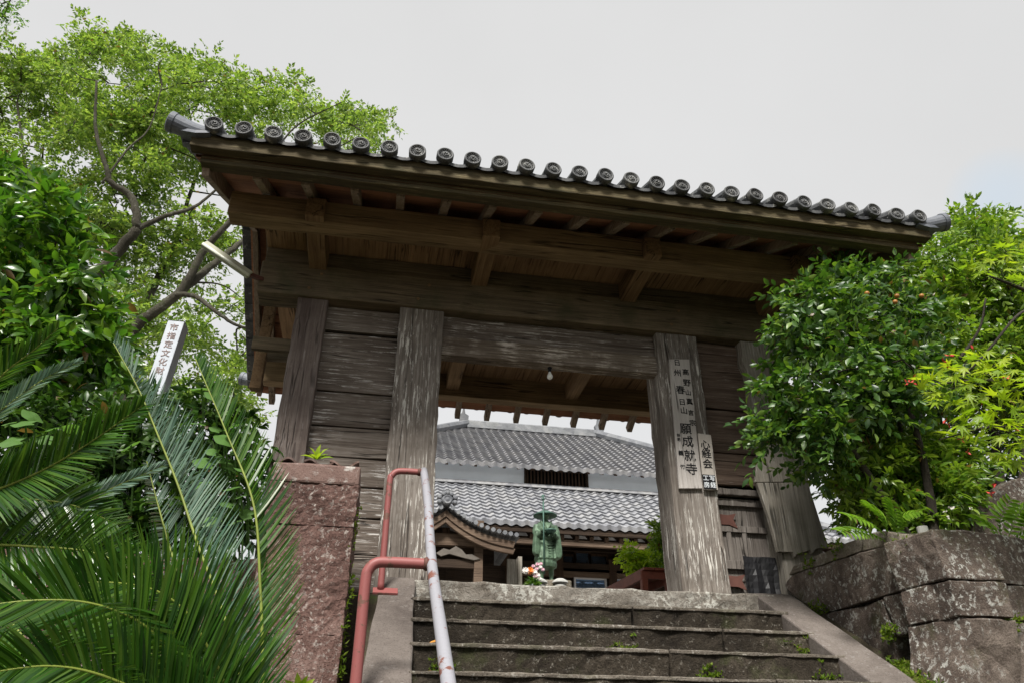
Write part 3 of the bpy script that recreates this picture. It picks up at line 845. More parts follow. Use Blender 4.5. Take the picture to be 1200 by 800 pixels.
bl = at(644, 425.5, .14); bl[2] = 2.195
lb = thing('light_bulb', bl, 'small bare white light bulb hanging under the gate lintel', 'light bulb')
MB().lathe(bl, [(.022, 0), (.024, -.012), (.017, -.018), (.017, -.05), (.012, -.056)], 14).build('socket', INK, lb, smooth=True)
MB().lathe(bl, [(.012, -.05), (.016, -.07), (.027, -.09), (.030, -.108), (.024, -.126), (.010, -.137), (.001, -.139)], 16).build('bulb', plain('bulb_glass', (.75, .76, .72), .15, .6, var=.02), lb, smooth=True)

a = at(239, 286, -.1); b = at(293, 323, -.1)
tl = thing('light_fixture', b, 'pale cream tube light fixture sticking out from the left end of the gate beam', 'light')
CREAM = plain('cream_enamel', (.34, .34, .25), .45, .4, var=.08)
dv = (Vector(a) - Vector(b)).normalized()
bevel(MB().bar(a, b, .085, .05, (0, -1, .4), 4).build('housing', CREAM, tl), .008)
MB().tube([Vector(a) + Vector((0, -.035, -.025)), Vector(b) + Vector((0, -.035, -.025))], .016, 10).build('tube', plain('tube_glass', (.7, .72, .62), .25, .5, var=.03), tl, smooth=True)
bevel(MB().bar(Vector(b) + dv * .02, Vector((-2.93, -.02, 2.80)), .04, .04).build('bracket', RUST, tl), .004)

bs = [(1.80, .365), (1.95, .35), (2.06, .36), (2.12, .35), (2.16, -.1), (1.84, -.1)]
m = MB(); v = []
for i in range(11):
    for j in range(9):
        x = 1.80 + .36 * i / 10; z = -.1 + .46 * j / 8
        v.append((x, .118 + .02 * math.sin(x * 55) * (1 - j / 8) + .012 * math.sin(x * 23 + j), z))
f = [(j + i * 9, j + (i + 1) * 9, j + 1 + (i + 1) * 9, j + 1 + i * 9) for i in range(10) for j in range(8)]
bsh = m.add(v, f).build('black_sheet', plain('black_sheet', (.014, .014, .016), .45, .4), fix=False)
sm = bsh.modifiers.new('thick', 'SOLIDIFY'); sm.thickness = .006
tag(bsh, 'black sheet tacked over the foot of the small side door', 'sheet')

# ================================================================== HANDRAIL
hr = thing('handrail', (-1.51, -.71, -.25), 'chipped red and white pipe handrail bolted to the left side slab of the steps', 'handrail')
def pipe(name, pts, r, mat, parent=hr, n=7): return MB().tube(spline(pts, n), r, 14).build(name, mat, parent, smooth=True)
xr = -1.271
# near loop position on the sloping rail
far_y, far_z = -.71, .68
pipe('rail', [(xr, far_y + .03, far_z + .02), (xr, -1.4, .20), (xr - .005, -2.15, -.40), (xr - .015, -3.4, -1.13), (xr - .03, -5.0, -2.1)], .030, WHT, n=6)
def loop(y, zt_, xb, zb, xi):
    return [(xb, y, zb), (xb, y, zb + .3), (xb, y, zt_ - .11), (xb + .012, y, zt_ - .045), (xb + .05, y, zt_ - .008), (xb + .12, y, zt_), (xi - .02, y, zt_)]
pipe('rail_post', loop(far_y, far_z - .005, -1.535, -.25, xr), .025, RED)
pipe('rail_post', loop(-2.12, -.385, -1.64, -1.06, xr), .031, RED)
for (wy, wz, wr) in ((far_y, far_z - .005, .025), (-2.12, -.385, .031)):
    MB().tube([(xr - .052, wy, wz), (xr - .046, wy, wz), (xr - .036, wy, wz), (xr - .028, wy, wz)], [wr * 1.02, wr * 1.16, wr * 1.3, wr * 1.2], 14).build('weld', RUST, hr, smooth=True)
for (x, y, z) in ((-1.50, far_y - .02, -.262),):
    pl_ = MB().bar((x - .09, y, z), (x + .09, y, z), .11, .014, (0, -.5, .86)).build('base_plate', RED, hr)

# ================================================================== STONE PIER AND WALLS
pier = thing('stone_pier', (-2.07, -.65, -2), 'square reddish stone pier topped with broken roof tiles left of the handrail', 'pier')
PX0, PX1, PY0, PY1 = -2.40, -1.765, -1.0, -.3
zz = [-3.0, -.62, .118, .43]
for i in range(3):
    o = MB().box(PX0, PX1 - .003 * (i % 2), PY0, PY1, zz[i] + .001, zz[i + 1] - .001).build('shaft_block', S['pier'], pier)
    rough(o, .021, .011, 4.5, 20, .004, .011)
o = MB().box(PX0 - .004, PX1 + .003, PY0 - .006, PY1, .432, .585).build('cap_stone', S['cap'], pier); rough(o, .05, .007, 4., 31, .018, .003)
PT = tilemat('pier_tile', (.07, .042, .034), (.125, .078, .064), (.19, .13, .11), .3, .5)
for k in range(3):
    m = MB(); n = 14; v = []; f = []
    x0 = PX0 + .02 + k * .19; y0 = PY0 + .01 + .02 * k; y1 = PY0 + .42
    for i in range(n + 1):
        t = i / n; x = x0 + .215 * t; z = .602 + .026 * math.sin(t * 2 * math.pi - .6 + k) + .008 * k
        v += [(x, y0 + .01 * math.sin(9 * t + k), z), (x, y1, z + .03)]
    for i in range(n): f.append((2 * i, 2 * i + 2, 2 * i + 3, 2 * i + 1))
    o = m.add(v, f).build('roof_tile', PT, pier, fix=False)
    q = o.modifiers.new('thick', 'SOLIDIFY'); q.thickness = .014
# wall running left from the pier
o = MB().box(-9.0, PX0 - .02, -.62, -.25, -3.0, -.05).build('retaining_wall', S['pier']); rough(o, .14, .03, 4., 40, .03, .012)
tag(o, 'low reddish retaining wall behind the cycad left of the stone pier', 'wall')

# right wall: wing along the steps and return wing facing the viewer
def u5(x, y): return (900 + .2876 * x, 570 + .2876 * y)
wing = thing('stone_wall', (2.4, -1.2, -1), 'dark lichen covered wall of big cut stones turning a corner right of the steps', 'wall')
P0 = (2.10, -2.06, 0); NL = (1, .0, .0)
def slabpoly(name, px, pt, nr, off, mat, sd_, size=.06, amp=.018):
    poly = [onplane(*u5(*p), pt, nr) for p in px]
    c = np.mean(poly, axis=0)
    poly = [c + (q - c) * .992 for q in poly]
    o = MB().prism(poly, off).build(name, mat, wing)
    rough(o, size, amp * .75, 3.5, sd_, .007, .007); return o
OFL = (.42, .0, .0)
slabpoly('wall_block', [(62, 402), (90, 360), (270, 302), (490, 238), (522, 300), (566, 416), (236, 515), (140, 470)], P0, NL, OFL, S['wall'], 1)
slabpoly('cap_block', [(86, 358), (105, 325), (150, 298), (260, 252), (386, 196), (380, 262), (270, 300)], P0, NL, (.36, 0, 0), S['wall2'], 2, .05, .012)
slabpoly('cap_block', [(388, 195), (470, 180), (532, 192), (548, 230), (492, 236), (384, 262)], P0, NL, (.36, 0, 0), S['wall2'], 3, .05, .012)
slabpoly('filler_stone', [(494, 238), (545, 236), (590, 408), (568, 412), (524, 300)], (2.13, 0, 0), NL, OFL, S['wall2'], 4, .04, .008)
slabpoly('wall_block', [(238, 520), (464, 456), (508, 604), (520, 720), (420, 740), (300, 660), (236, 560)], P0, NL, OFL, S['wall'], 5)
slabpoly('wall_block', [(471, 452), (572, 420), (740, 380), (756, 450), (776, 523), (526, 610)], P0, NL, OFL, S['wall'], 6)
slabpoly('wall_block', [(548, 232), (570, 207), (663, 172), (692, 260), (739, 370), (592, 408)], P0, NL, OFL, S['wall'], 7)
slabpoly('wall_block', [(600, 592), (775, 531), (790, 640), (800, 900), (700, 900), (640, 720)], P0, NL, OFL, S['wall'], 8)
cp = np.array([2.10, -2.05, -.3]); dn = np.array([-.22, .975, 0.])
OFR = (-.09, .40, 0)
slabpoly('wall_block', [(666, 172), (860, 186), (1043, 210), (1100, 216), (1100, 405), (1043, 402), (741, 372), (693, 260)], cp, dn, OFR, S['wall'], 9)
slabpoly('wall_block', [(743, 378), (1043, 406), (1100, 412), (1100, 552), (1043, 546), (779, 524), (757, 450)], cp, dn, OFR, S['wall'], 10)
slabpoly('wall_block', [(779, 531), (1043, 550), (1110, 558), (1110, 900), (803, 900), (792, 640)], cp, dn, OFR, S['wall'], 11)
ex = [onplane(*u5(*p), cp, dn) for p in [(1106, 216), (1106, 900)]]
for k, (za, zb) in enumerate([(-.36, -.01), (-.74, -.37), (-2.6, -.75)]):
    a = ex[0].copy(); a[2] = za
    d = np.array([.975, .22, 0])
    for j in range(3):
        p = a + d * (1.15 * j + .02); q = a + d * (1.15 * (j + 1) - .01)
        o = MB().prism([(p[0], p[1], za), (q[0], q[1], za), (q[0], q[1], zb), (p[0], p[1], zb)], OFR).build('wall_block', S['wall'], wing); rough(o, .12, .02, 4., 50 + k * 3 + j, .02, .01)
# mossy earth bank between the side slab and the wall
V = []; nb = 26
for j in range(nb + 1):
    y = -.3 - 3.2 * j / nb
    for i in range(9):
        x = 1.88 + .26 * i / 8
        V.append((x, y, -.16 + .6 * (y + .44) + .07 - .29 * max(0., min(1., (y + 1.75) / .6)) + .10 * (i / 8) ** 1.3 + .03 * noise.noise(Vector((x * 8, y * 6, 2)))))
F = [(j * 9 + i, j * 9 + i + 1, (j + 1) * 9 + i + 1, (j + 1) * 9 + i) for j in range(nb) for i in range(8)]
MOSS = stone('moss', (.035, .035, .012), (.085, .095, .016), (.16, .15, .03), bump=1.)
tag(npobj('mossy_bank', V, F, MOSS, smooth=True), kind='structure')
# stub of grey pipe and a slanted upright stone on top of the wall
q = at(1083, 625, -1.9)
o = MB().tube([(q[0], q[1], q[2] - .15), (q[0] - .004, q[1], q[2] + .05)], .037, 14).build('pipe_stub', plain('grey_pipe', (.32, .32, .29), .7, .3), smooth=False)
tag(bevel(o, .004), 'short grey pipe stub standing on top of the stone wall', 'pipe')
sp = [at(px_, py_, -1.0) for px_, py_ in [(1138, 640), (1142, 592), (1166, 572), (1194, 557), (1230, 552), (1236, 640)]]
o = MB().prism(sp, (0, .3, 0)).build('upright_stone', S['wall']); rough(o, .05, .02, 4., 60, .02, .012)
tag(o, 'slanted grey stone with lichen standing among ferns behind the wall', 'stone')

# ================================================================== WHITE MARKER POST
mk_b = at(197, 375, .5); ang = math.radians(0)
mp = thing('marker_post', (-3.9, .5, -.1), 'square white painted marker post with a column of faded characters under the big tree', 'marker post')
tl_, tr_ = at(197, 375, .5), at(216, 378, .5)
wv = tr_[0] - tl_[0]; lean = Vector((-.055, 0, -1)).normalized()
PWH = plain('marker_paint', (.50, .535, .59), .6, .3, var=.12, scale=14)
h = 2.7; a = Vector((tl_[0], .5, tl_[2])); bxs = [a, a + Vector((wv, 0, 0)), a + Vector((wv, .19, 0)), a + Vector((0, .19, 0))]
o = MB().prism(bxs, lean * h).build('shaft', PWH, mp); bevel(o, .006)
MB().add([bxs[0] + Vector((-.004, -.004, 0)), bxs[1] + Vector((.004, -.004, 0)), bxs[2] + Vector((.004, .004, 0)), bxs[3] + Vector((-.004, .004, 0)), (bxs[0] + bxs[2]) / 2 + Vector((0, 0, .05))],
         [(0, 1, 4), (1, 2, 4), (2, 3, 4), (3, 0, 4), (3, 2, 1, 0)]).build('cap', PWH, mp)
FADE = plain('faded_ink', (.27, .21, .20), .8, .2, var=.5, scale=40)
items = []
for i, c in enumerate('市指定文化財'):
    p = a + Vector((wv * .5, -.0025, 0)) + lean * (.085 + .098 * i)
    items.append((c, tuple(p), .085))
column_text('lettering', items, FADE, mp)

# ================================================================== TEMPLE HALL
hall = thing('temple_hall', (3, 14, -.12), 'large temple hall with two tiers of grey tiled roof seen through the gate', 'temple hall')
def tile_slope(name, eave, ridge, xe, xr_, col, row, parent, mat=T['hall']):
    """eave,ridge (y,z); xe,xr_ x-range at the eave and at the ridge"""
    (y0, z0), (y1, z1) = eave, ridge
    Ls = math.hypot(y1 - y0, z1 - z0); nr = max(1, int(Ls / row)); nrm = np.array([0, -(z1 - z0), (y1 - y0)]) / Ls
    if nrm[2] < 0: nrm = -nrm
    xs_ = np.arange(xe[0], xe[1] + .001, col / 6); K = len(xs_); v = []; f = []
    for r in range(nr):
        for e in (0, 1):
            t = (r + e) / nr
            lo = xe[0] + (xr_[0] - xe[0]) * t; hi = xe[1] + (xr_[1] - xe[1]) * t
            for x in xs_:
                ph = (x / col) % 1
                hgt = .020 * (math.cos(2 * math.pi * ph) + .45 * math.cos(4 * math.pi * ph + 1.1)) + (.032 if e == 0 else -.012)
                v.append((min(max(x, lo), hi), y0 + (y1 - y0) * t + nrm[1] * hgt, z0 + (z1 - z0) * t + nrm[2] * hgt))
    for r in range(2 * nr - 1):
        for i in range(K - 1):
            a_ = r * K + i
            if abs(v[a_][0] - v[a_ + 1][0]) + abs(v[a_ + K][0] - v[a_ + K + 1][0]) > 1e-6: f.append((a_, a_ + 1, a_ + K + 1, a_ + K))
    k0 = len(v)
    for x in xs_:
        ph = (x / col) % 1
        v.append((x, y0 + .01, z0 - .075 + .022 * math.cos(2 * math.pi * ph)))
    f += [(i, k0 + i, k0 + i + 1, i + 1) for i in range(K - 1)]
    return MB().add(v, f).build(name, mat, parent, fix=False)
EU, ZU = 11.0, float(at(640, 546.5, 11.0)[2]); RU = 15.0
rl = at(547, 500, RU); rr_ = at(697, 511.5, RU); ZR = float((rl[2] + rr_[2]) / 2)
XUL, XUR = rl[0] - 4.2, rr_[0] + 4.0
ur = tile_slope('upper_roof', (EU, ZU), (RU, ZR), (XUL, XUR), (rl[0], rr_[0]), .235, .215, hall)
tile_slope('upper_roof', (19.0, ZU), (RU, ZR), (XUL, XUR), (rl[0], rr_[0]), .47, .43, hall)
for sx, xc, xr2 in ((-1, XUL, rl[0]), (1, XUR, rr_[0])):
    MB().add([(xc, EU, ZU - .05), (xc, 19, ZU - .05), (xr2, RU, ZR)], [(0, 1, 2)]).build('upper_roof_end', T['hall'], hall, fix=False)
    m = MB(); m.tube([(xc, EU, ZU + .06), ((xc + xr2) / 2, (EU + RU) / 2, (ZU + ZR) / 2 + .05), (xr2, RU, ZR + .12)], .13, 8)
    m.tube([(xc, 19, ZU + .06), (xr2, RU, ZR + .12)], .13, 8)
    m.build('hip_ridge', T['ridge'], hall)
m = MB()
for k in range(4): m.box(rl[0] - .02 * k, rr_[0] + .02 * k, RU - .17 + .02 * k, RU + .17 - .02 * k, ZR - .05 + .05 * k, ZR - .05 + .05 * k + .044)
m.tube([(rl[0] - .1, RU, ZR + .18), (rr_[0] + .1, RU, ZR + .18)], .07, 10)
m.build('main_ridge', T['ridge'], hall)
for xx in (rl[0] - .1, rr_[0] + .15):
    m = MB(); m.prism([(xx - .12, RU - .1, ZR + .1), (xx + .12, RU - .1, ZR + .1), (xx + .14, RU - .1, ZR + .35), (xx + .03, RU - .1, ZR + .42), (xx - .02, RU - .1, ZR + .72), (xx - .07, RU - .1, ZR + .45), (xx - .15, RU - .1, ZR + .36)], (0, .15, 0))
    m.build('ridge_ornament', T['ridge'], hall)
EL, ZL = 9.5, float(at(640, 612.5, 9.5)[2]); WY = 11.4; ZT = float(at(640, 571.5, WY)[2])
tile_slope('lower_roof', (EL, ZL), (WY, ZT), (XUL - 2, XUR + .7), (XUL + .4, XUR - 1.8), .235, .215, hall)
MB().add([(XUR + .7, EL, ZL - .03), (XUR + .7, 20, ZL - .03), (XUR - 1.8, 18, ZT), (XUR - 1.8, WY, ZT)], [(0, 1, 2, 3)]).build('lower_roof_end', T['hall'], hall, fix=False)
m = MB(); m.tube([(XUR + .7, EL, ZL + .07), (XUR - 1.8, WY, ZT + .07)], .12, 8); m.build('hip_ridge', T['ridge'], hall)
m = MB(); m.box(XUL + .4, XUR - 1.8, WY - .16, WY + .0, ZT - .04, ZT + .01); m.box(XUL + .4, XUR - 1.8, WY - .12, WY + .0, ZT + .012, ZT + .05); m.build('flashing_ridge', T['hall'], hall)
# upper wall
wx0, wx1 = XUL + .9, XUR - 1.0
q1 = at(616.5, 556, WY); q2 = at(687.5, 574, WY)
wz1 = min(float(at(650, 548, WY)[2]) + .1, ZU + .08); wz0 = float(at(650, 572.5, WY)[2])
hw = MB(); hw.box(wx0, q1[0], WY + .01, WY + .12, ZT - .3, ZU + .2); hw.box(q2[0], wx1, WY + .01, WY + .12, ZT - .3, ZU + .2)
hw.box(q1[0], q2[0], WY + .01, WY + .12, wz1 + .01, ZU + .2); hw.box(q1[0], q2[0], WY + .01, WY + .12, ZT - .3, wz0)
hw.build('upper_wall', PLAS, hall)
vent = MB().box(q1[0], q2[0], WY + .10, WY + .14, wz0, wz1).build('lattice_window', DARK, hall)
lat = MB(); xx = q1[0] + .03
while xx < q2[0]: lat.box(xx, xx + .035, WY + .03, WY + .07, wz0, wz1); xx += .09
lat.build('lattice', W['hallz'], vent)
fr = MB(); fr.box(q1[0] - .05, q1[0], WY - .03, WY + .09, wz0 - .05, wz1 + .05); fr.box(q2[0], q2[0] + .05, WY - .03, WY + .09, wz0 - .05, wz1 + .05); fr.box(q1[0], q2[0], WY - .03, WY + .09, wz1, wz1 + .05); fr.build('frame', W['hall'], vent)
# upper and lower soffits with rafter ends
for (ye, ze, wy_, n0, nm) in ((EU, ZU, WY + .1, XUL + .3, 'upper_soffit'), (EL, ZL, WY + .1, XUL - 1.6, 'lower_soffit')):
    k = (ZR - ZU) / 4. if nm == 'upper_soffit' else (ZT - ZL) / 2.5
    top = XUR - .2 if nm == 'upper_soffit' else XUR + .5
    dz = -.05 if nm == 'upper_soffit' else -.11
    MB().add([(n0, ye + .03, ze + dz), (top, ye + .03, ze + dz), (top, wy_, ze + dz + k * (wy_ - ye) * .9), (n0, wy_, ze + dz + k * (wy_ - ye) * .9)], [(0, 1, 2, 3)]).build(nm, PLAS if nm == 'upper_soffit' else W['hall'], hall, fix=False)  # unseen upper soffit coloured white to bounce light onto the wall
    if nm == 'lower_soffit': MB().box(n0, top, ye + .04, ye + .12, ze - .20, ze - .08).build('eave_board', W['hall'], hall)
rm = MB(); xx = XUL
RTIP = plain('rafter_tip', (.22, .16, .11), .8, .2)
while xx < XUR + .4:
    rm.bar((xx, EL + .12, ZL - .27), (xx, WY, ZL - .27 + 1.05), .09, .11); xx += .34
tag(rm.build('eave_rafters', W['hallz'], hall), kind='stuff')
rm = MB(); xx = XUL + .4
while xx < XUR - .3:
    rm.bar((xx, EU + .06, ZU - .06), (xx, WY, ZU - .06 + .25), .07, .06); xx += .36
tag(rm.build('eave_rafters', W['hallz'], hall), kind='stuff')
MB().box(XUL - 1.6, XUR + .4, EL + .16, EL + .28, ZL - .42, ZL - .30).build('eave_beam', W['porch'], hall)
# lower timber front
FY = 11.2
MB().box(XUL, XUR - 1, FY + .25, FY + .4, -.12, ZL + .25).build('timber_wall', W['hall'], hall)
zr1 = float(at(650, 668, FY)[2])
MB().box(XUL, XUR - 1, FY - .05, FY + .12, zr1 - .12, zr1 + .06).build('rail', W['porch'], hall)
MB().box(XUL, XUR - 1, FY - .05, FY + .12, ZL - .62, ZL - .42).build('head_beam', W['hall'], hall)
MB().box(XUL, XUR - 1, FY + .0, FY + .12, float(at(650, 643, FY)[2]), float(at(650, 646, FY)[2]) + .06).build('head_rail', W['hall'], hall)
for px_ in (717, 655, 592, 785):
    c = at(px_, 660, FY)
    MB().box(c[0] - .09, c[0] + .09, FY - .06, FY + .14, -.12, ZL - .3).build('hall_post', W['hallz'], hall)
SKYG = GLASS
for (a, b, c, d) in ((659, 651, 672, 661), (674.5, 647, 690.5, 660), (692, 651, 710.5, 661), (722, 651, 742, 662), (634, 651, 652, 661)):
    p1 = at(a, b, FY + .2); p2 = at(c, d, FY + .2)
    wf = MB(); wf.box(p1[0] - .05, p1[0], FY + .16, FY + .24, p2[2] - .05, p1[2] + .05); wf.box(p2[0], p2[0] + .05, FY + .16, FY + .24, p2[2] - .05, p1[2] + .05)
    wf.box(p1[0], p2[0], FY + .16, FY + .24, p1[2], p1[2] + .05); wf.box(p1[0], p2[0], FY + .16, FY + .24, p2[2] - .05, p2[2])
    wo = wf.build('window', W['hallz'], hall)
    MB().bar(((p1[0] + p2[0]) / 2, FY + .17, p2[2]), ((p1[0] + p2[0]) / 2, FY + .235, p1[2]), p2[0] - p1[0], .01, (0, -1, .05)).build('pane', GLASS, wo)  # pane leaned back so that it mirrors more sky
for (a, b, c, d) in ((672, 675.5, 711, 692), (717.5, 676.5, 745, 692)):
    p1 = at(a, b, FY + .1); p2 = at(c, d, FY + .1); t = .045
    wf = MB(); wf.box(p1[0], p1[0] + t, FY + .05, FY + .13, p2[2], p1[2]); wf.box(p2[0] - t, p2[0], FY + .05, FY + .13, p2[2], p1[2]); wf.box(p1[0] + t, p2[0] - t, FY + .05, FY + .13, p1[2] - t, p1[2])
    wo = wf.build('window', plain('pale_frame', (.55, .56, .58), .5, .4, var=.05), hall); wo['label'] = 'low window with a pale frame'
    MB().bar(((p1[0] + p2[0]) / 2, FY + .10, p2[2]), ((p1[0] + p2[0]) / 2, FY + .115, p1[2] - t), p2[0] - p1[0] - 2 * t, .01, (0, -1, .05)).build('pane', GLASS, wo)

# ---- gabled entrance porch in front of the hall
po = thing('entrance_porch', (-.3, 8.6, -.12), 'small gabled timber porch with curved barge boards in front of the hall', 'porch')
ap = at(523, 596, 8.); tip = at(604, 633, 8.); PXc = float(ap[0]); hwd = float(tip[0] - ap[0]); drop = float(ap[2] - tip[2])
def pcurve(t): return -drop * (t ** .86 * 1.0 + .0) - .10 * math.sin(math.pi * t) * 1.0     # sagging gable line
for nm, dz0, dz1, y0, y1, mat in (('barge_board', -.15, -.02, 7.97, 8.06, W['porch']), ('barge_board', -.26, -.155, 8.0, 8.08, W['porch'])):
    for sx in (-1, 1):
        up_ = [(PXc + sx * hwd * t, y0, ap[2] + pcurve(t) + dz1) for t in np.linspace(0, 1, 14)]
        lo_ = [(PXc + sx * hwd * t * .97, y0, ap[2] + pcurve(t) + dz0) for t in np.linspace(0, 1, 14)]
        bevel(MB().prism(up_ + lo_[::-1], (0, y1 - y0, 0)).build(nm, mat, po), .008)
for sx in (-1, 1):
    v = []; f = []; n = 30
    for i in range(n + 1):
        t = i / n * 1.05
        for k in range(13):
            v.append((PXc + sx * hwd * t, 7.9 + 2.6 * k / 12, ap[2] + pcurve(min(t, 1)) - (t - min(t, 1)) * .5 + .05 + (.02 if (i % 3) == 0 else 0)))
    f = [(i * 13 + k, i * 13 + k + 1, (i + 1) * 13 + k + 1, (i + 1) * 13 + k) for i in range(n) for k in range(12)]
    pr_ = MB().add(v, f)
    for i in range(0, 13):
        t = i / 12; x = PXc + sx * hwd * t; z = ap[2] + pcurve(t) + .085
        pr_.tube([(x, 7.86, z), (x, 10.4, z)], .045, 8)
    pr_.build('porch_roof', T['ridge'], po, fix=False)
m = MB(); m.tube([(PXc, 7.85, ap[2] + .17), (PXc, 10.5, ap[2] + .17)], .10, 10)
for k in range(7):
    a_ = math.pi * k / 6; rr_2 = .15 + .03 * (k % 2)
    m.lathe((PXc + rr_2 * math.cos(a_), 7.84, ap[2] + .10 + .18 * math.sin(a_)), [(.045, .1), (.05, .0), (.03, -.03), (.002, -.035)], 10, (0, 1, 0))
m.lathe((PXc, 7.83, ap[2] + .14), [(.10, .12), (.105, 0), (.08, -.03), (.05, -.02), (.002, -.03)], 14, (0, 1, 0))
m.tube([(PXc - .04, 7.88, ap[2] + .2), (PXc - .08, 7.88, ap[2] + .36)], [.03, .012], 6); m.tube([(PXc + .04, 7.88, ap[2] + .2), (PXc + .08, 7.88, ap[2] + .38)], [.03, .012], 6)
m.build('ridge_ornament', T['ridge'], po)
zc = float(at(560, 634, 8.3)[2])
MB().beam(PXc - hwd * .85, PXc + hwd * .72, 8.2, 8.36, zc - .12, zc + .10, n=6).build('porch_beam', W['porch'], po)
z2 = float(at(545, 660, 8.3)[2]); MB().beam(PXc - hwd * .8, PXc + hwd * .55, 8.22, 8.34, z2 - .10, z2 + .06, n=6).build('porch_beam', W['hall'], po)
for px_ in (560,):
    c = at(px_, 665, 8.3)
    for sx in (c[0], 2 * PXc - c[0]):
        bevel(MB().beam(sx - .085, sx + .085, 8.2, 8.37, -.12, zc + .4, axis='z', n=6).build('porch_post', W['porch'], po), .01)
c = at(523, 608, 8.3); MB().beam(c[0] - .07, c[0] + .07, 8.22, 8.34, zc, ap[2] - .3, axis='z', n=3).build('gable_strut', W['hallz'], po)
MB().add([(PXc - hwd * .9, 8.9, -.1), (PXc + hwd * .8, 8.9, -.1), (PXc + hwd * .8, 8.9, zc + .1), (PXc, 8.9, ap[2] - .1), (PXc - hwd * .9, 8.9, zc + .1)], [(0, 1, 2, 3, 4)]).build('back_panel', W['hall'], po, fix=False)
a = at(541, 650, 8.18)
cv = [(-.62, .02), (-.45, .13), (-.30, .10), (-.15, .19), (0, .12), (.1, .02), (.25, .03), (.45, -.06), (.3, -.09), (.1, -.06), (-.1, -.02), (-.3, .02), (-.5, -.04)]
MB().prism([(a[0] + x * .8, 8.17, a[2] + z * .9) for x, z in cv], (0, .05, 0)).build('carved_panel', plain('pale_carving', (.13, .115, .10), .8, .2), po)
a = at(594, 655, 8.6); b = at(605, 690, 8.6)
MB().box(a[0], b[0] + .02, 8.55, 8.62, -.1, a[2]).build('side_panel', W['old'], po)
MB().box(b[0] + .021, b[0] + .1, 8.5, 8.66, -.1, a[2] + .05).build('panel_post', W['old'], po)
MB().box(a[0] - 1.2, a[0] - .003, 8.7, 8.75, -.1, a[2] - .1).build('side_panel', W['hall'], po)

# ================================================================== STATUE
SY = 6.0
sb = at(640, 682.5, SY); st = at(640, 596.5, SY); PXM = float(np.linalg.norm(at(650, 640, SY) - at(640, 640, SY)) / 10)   # metres per pixel
sx_c = float(sb[0]); z0 = float(sb[2]); H_ = float(st[2] - sb[2])
stt = thing('monk_statue', (sx_c, SY, -.12), 'green bronze statue of a travelling monk with wide hat staff and bowl', 'statue')
o = MB().box(sx_c - .55, sx_c + .55, SY - .5, SY + .5, -.12, z0 * .5).build('pedestal', S['wall2'], stt); rough(o, .1, .03, 3, 70, .05)
o = MB().box(sx_c - .36, sx_c + .36, SY - .32, SY + .32, z0 * .5, z0 - .004).build('pedestal', S['wall2'], stt); rough(o, .08, .006, 3, 71, .03)
def S3(px_, py_, dy=0.): # statue point from the picture, dy metres towards the viewer
    q = at(px_, py_, SY - dy); return Vector(q)
bod = MB()
def loft(mb, rings, n=28, pleat=0., freq=9):
    """rings: (cx, cy_off, z, rx, ry, pleat)"""
    v = []
    for cx, cy, z, rx, ry, pl_ in rings:
        for j in range(n):
            a_ = 2 * math.pi * j / n; k = 1 + pl_ * math.sin(a_ * freq + z * 6)
            v.append((cx + rx * k * math.cos(a_), SY + cy + ry * k * math.sin(a_), z))
    f = [(i * n + j, i * n + (j + 1) % n, (i + 1) * n + (j + 1) % n, (i + 1) * n + j) for i in range(len(rings) - 1) for j in range(n)]
    f += [tuple(range(n - 1, -1, -1)), tuple((len(rings) - 1) * n + j for j in range(n))]
    mb.add(v, f)
p = PXM
def zq(py_): return float(at(640, py_, SY)[2])
# torso and robe skirt
loft(bod, [(sx_c, 0, zq(665.5), 11.5 * p, .15, .07), (sx_c, 0, zq(661), 12.5 * p, .17, .06), (sx_c, 0, zq(656.5), 11.5 * p, .165, .05), (sx_c + .2 * p, 0, zq(656), 13.2 * p, .18, .07), (sx_c, 0, zq(650), 12.0 * p, .17, .05),
           (sx_c, 0, zq(642), 10.2 * p, .155, .02), (sx_c, 0, zq(634), 9.8 * p, .15, .01), (sx_c, 0, zq(624), 11 * p, .155, 0), (sx_c, 0, zq(617), 11.5 * p, .14, 0), (sx_c, 0, zq(612.5), 8.5 * p, .10, 0), (sx_c, 0, zq(610), 3.8 * p, .065, 0), (sx_c, 0, zq(607), 3.4 * p, .06, 0)], 48, freq=13)
# head
hd = (sx_c + .2 * p, -.02)
loft(bod, [(hd[0], hd[1], zq(609), 2.6 * p, .05, 0), (hd[0], hd[1], zq(607), 3.9 * p, .075, 0), (hd[0], hd[1] , zq(604), 4.5 * p, .085, 0), (hd[0], hd[1], zq(601), 4.3 * p, .085, 0), (hd[0], hd[1], zq(598.5), 3. * p, .06, 0)], 18)
bod.tube([(hd[0], SY - .095, zq(603.2)), (hd[0], SY - .118, zq(605)), (hd[0], SY - .09, zq(605.6))], [.008, .014, .010], 6)   # nose
for s_ in (-1, 1): bod.tube([(hd[0] + s_ * 4.4 * p, SY - .01, zq(602.5)), (hd[0] + s_ * 4.7 * p, SY - .01, zq(605.5))], [.012, .010], 6)  # ears
# legs and feet in sandals
for s_, xx in ((-1, 635.2), (1, 646.2)):
    bx_ = sx_c + (xx - 640) * p
    bod.tube([(bx_, SY, zq(664)), (bx_, SY + .01, zq(671)), (bx_, SY + .01, zq(678)), (bx_, SY, zq(681))], [3.0 * p, 2.9 * p, 2.1 * p, 2.3 * p], 12)
    bod.tube([(bx_, SY + .04, zq(681)), (bx_, SY - .06, zq(681.2)), (bx_ + s_ * .01, SY - .16, zq(682))], [2.2 * p, 2.3 * p, 1.5 * p], 10)
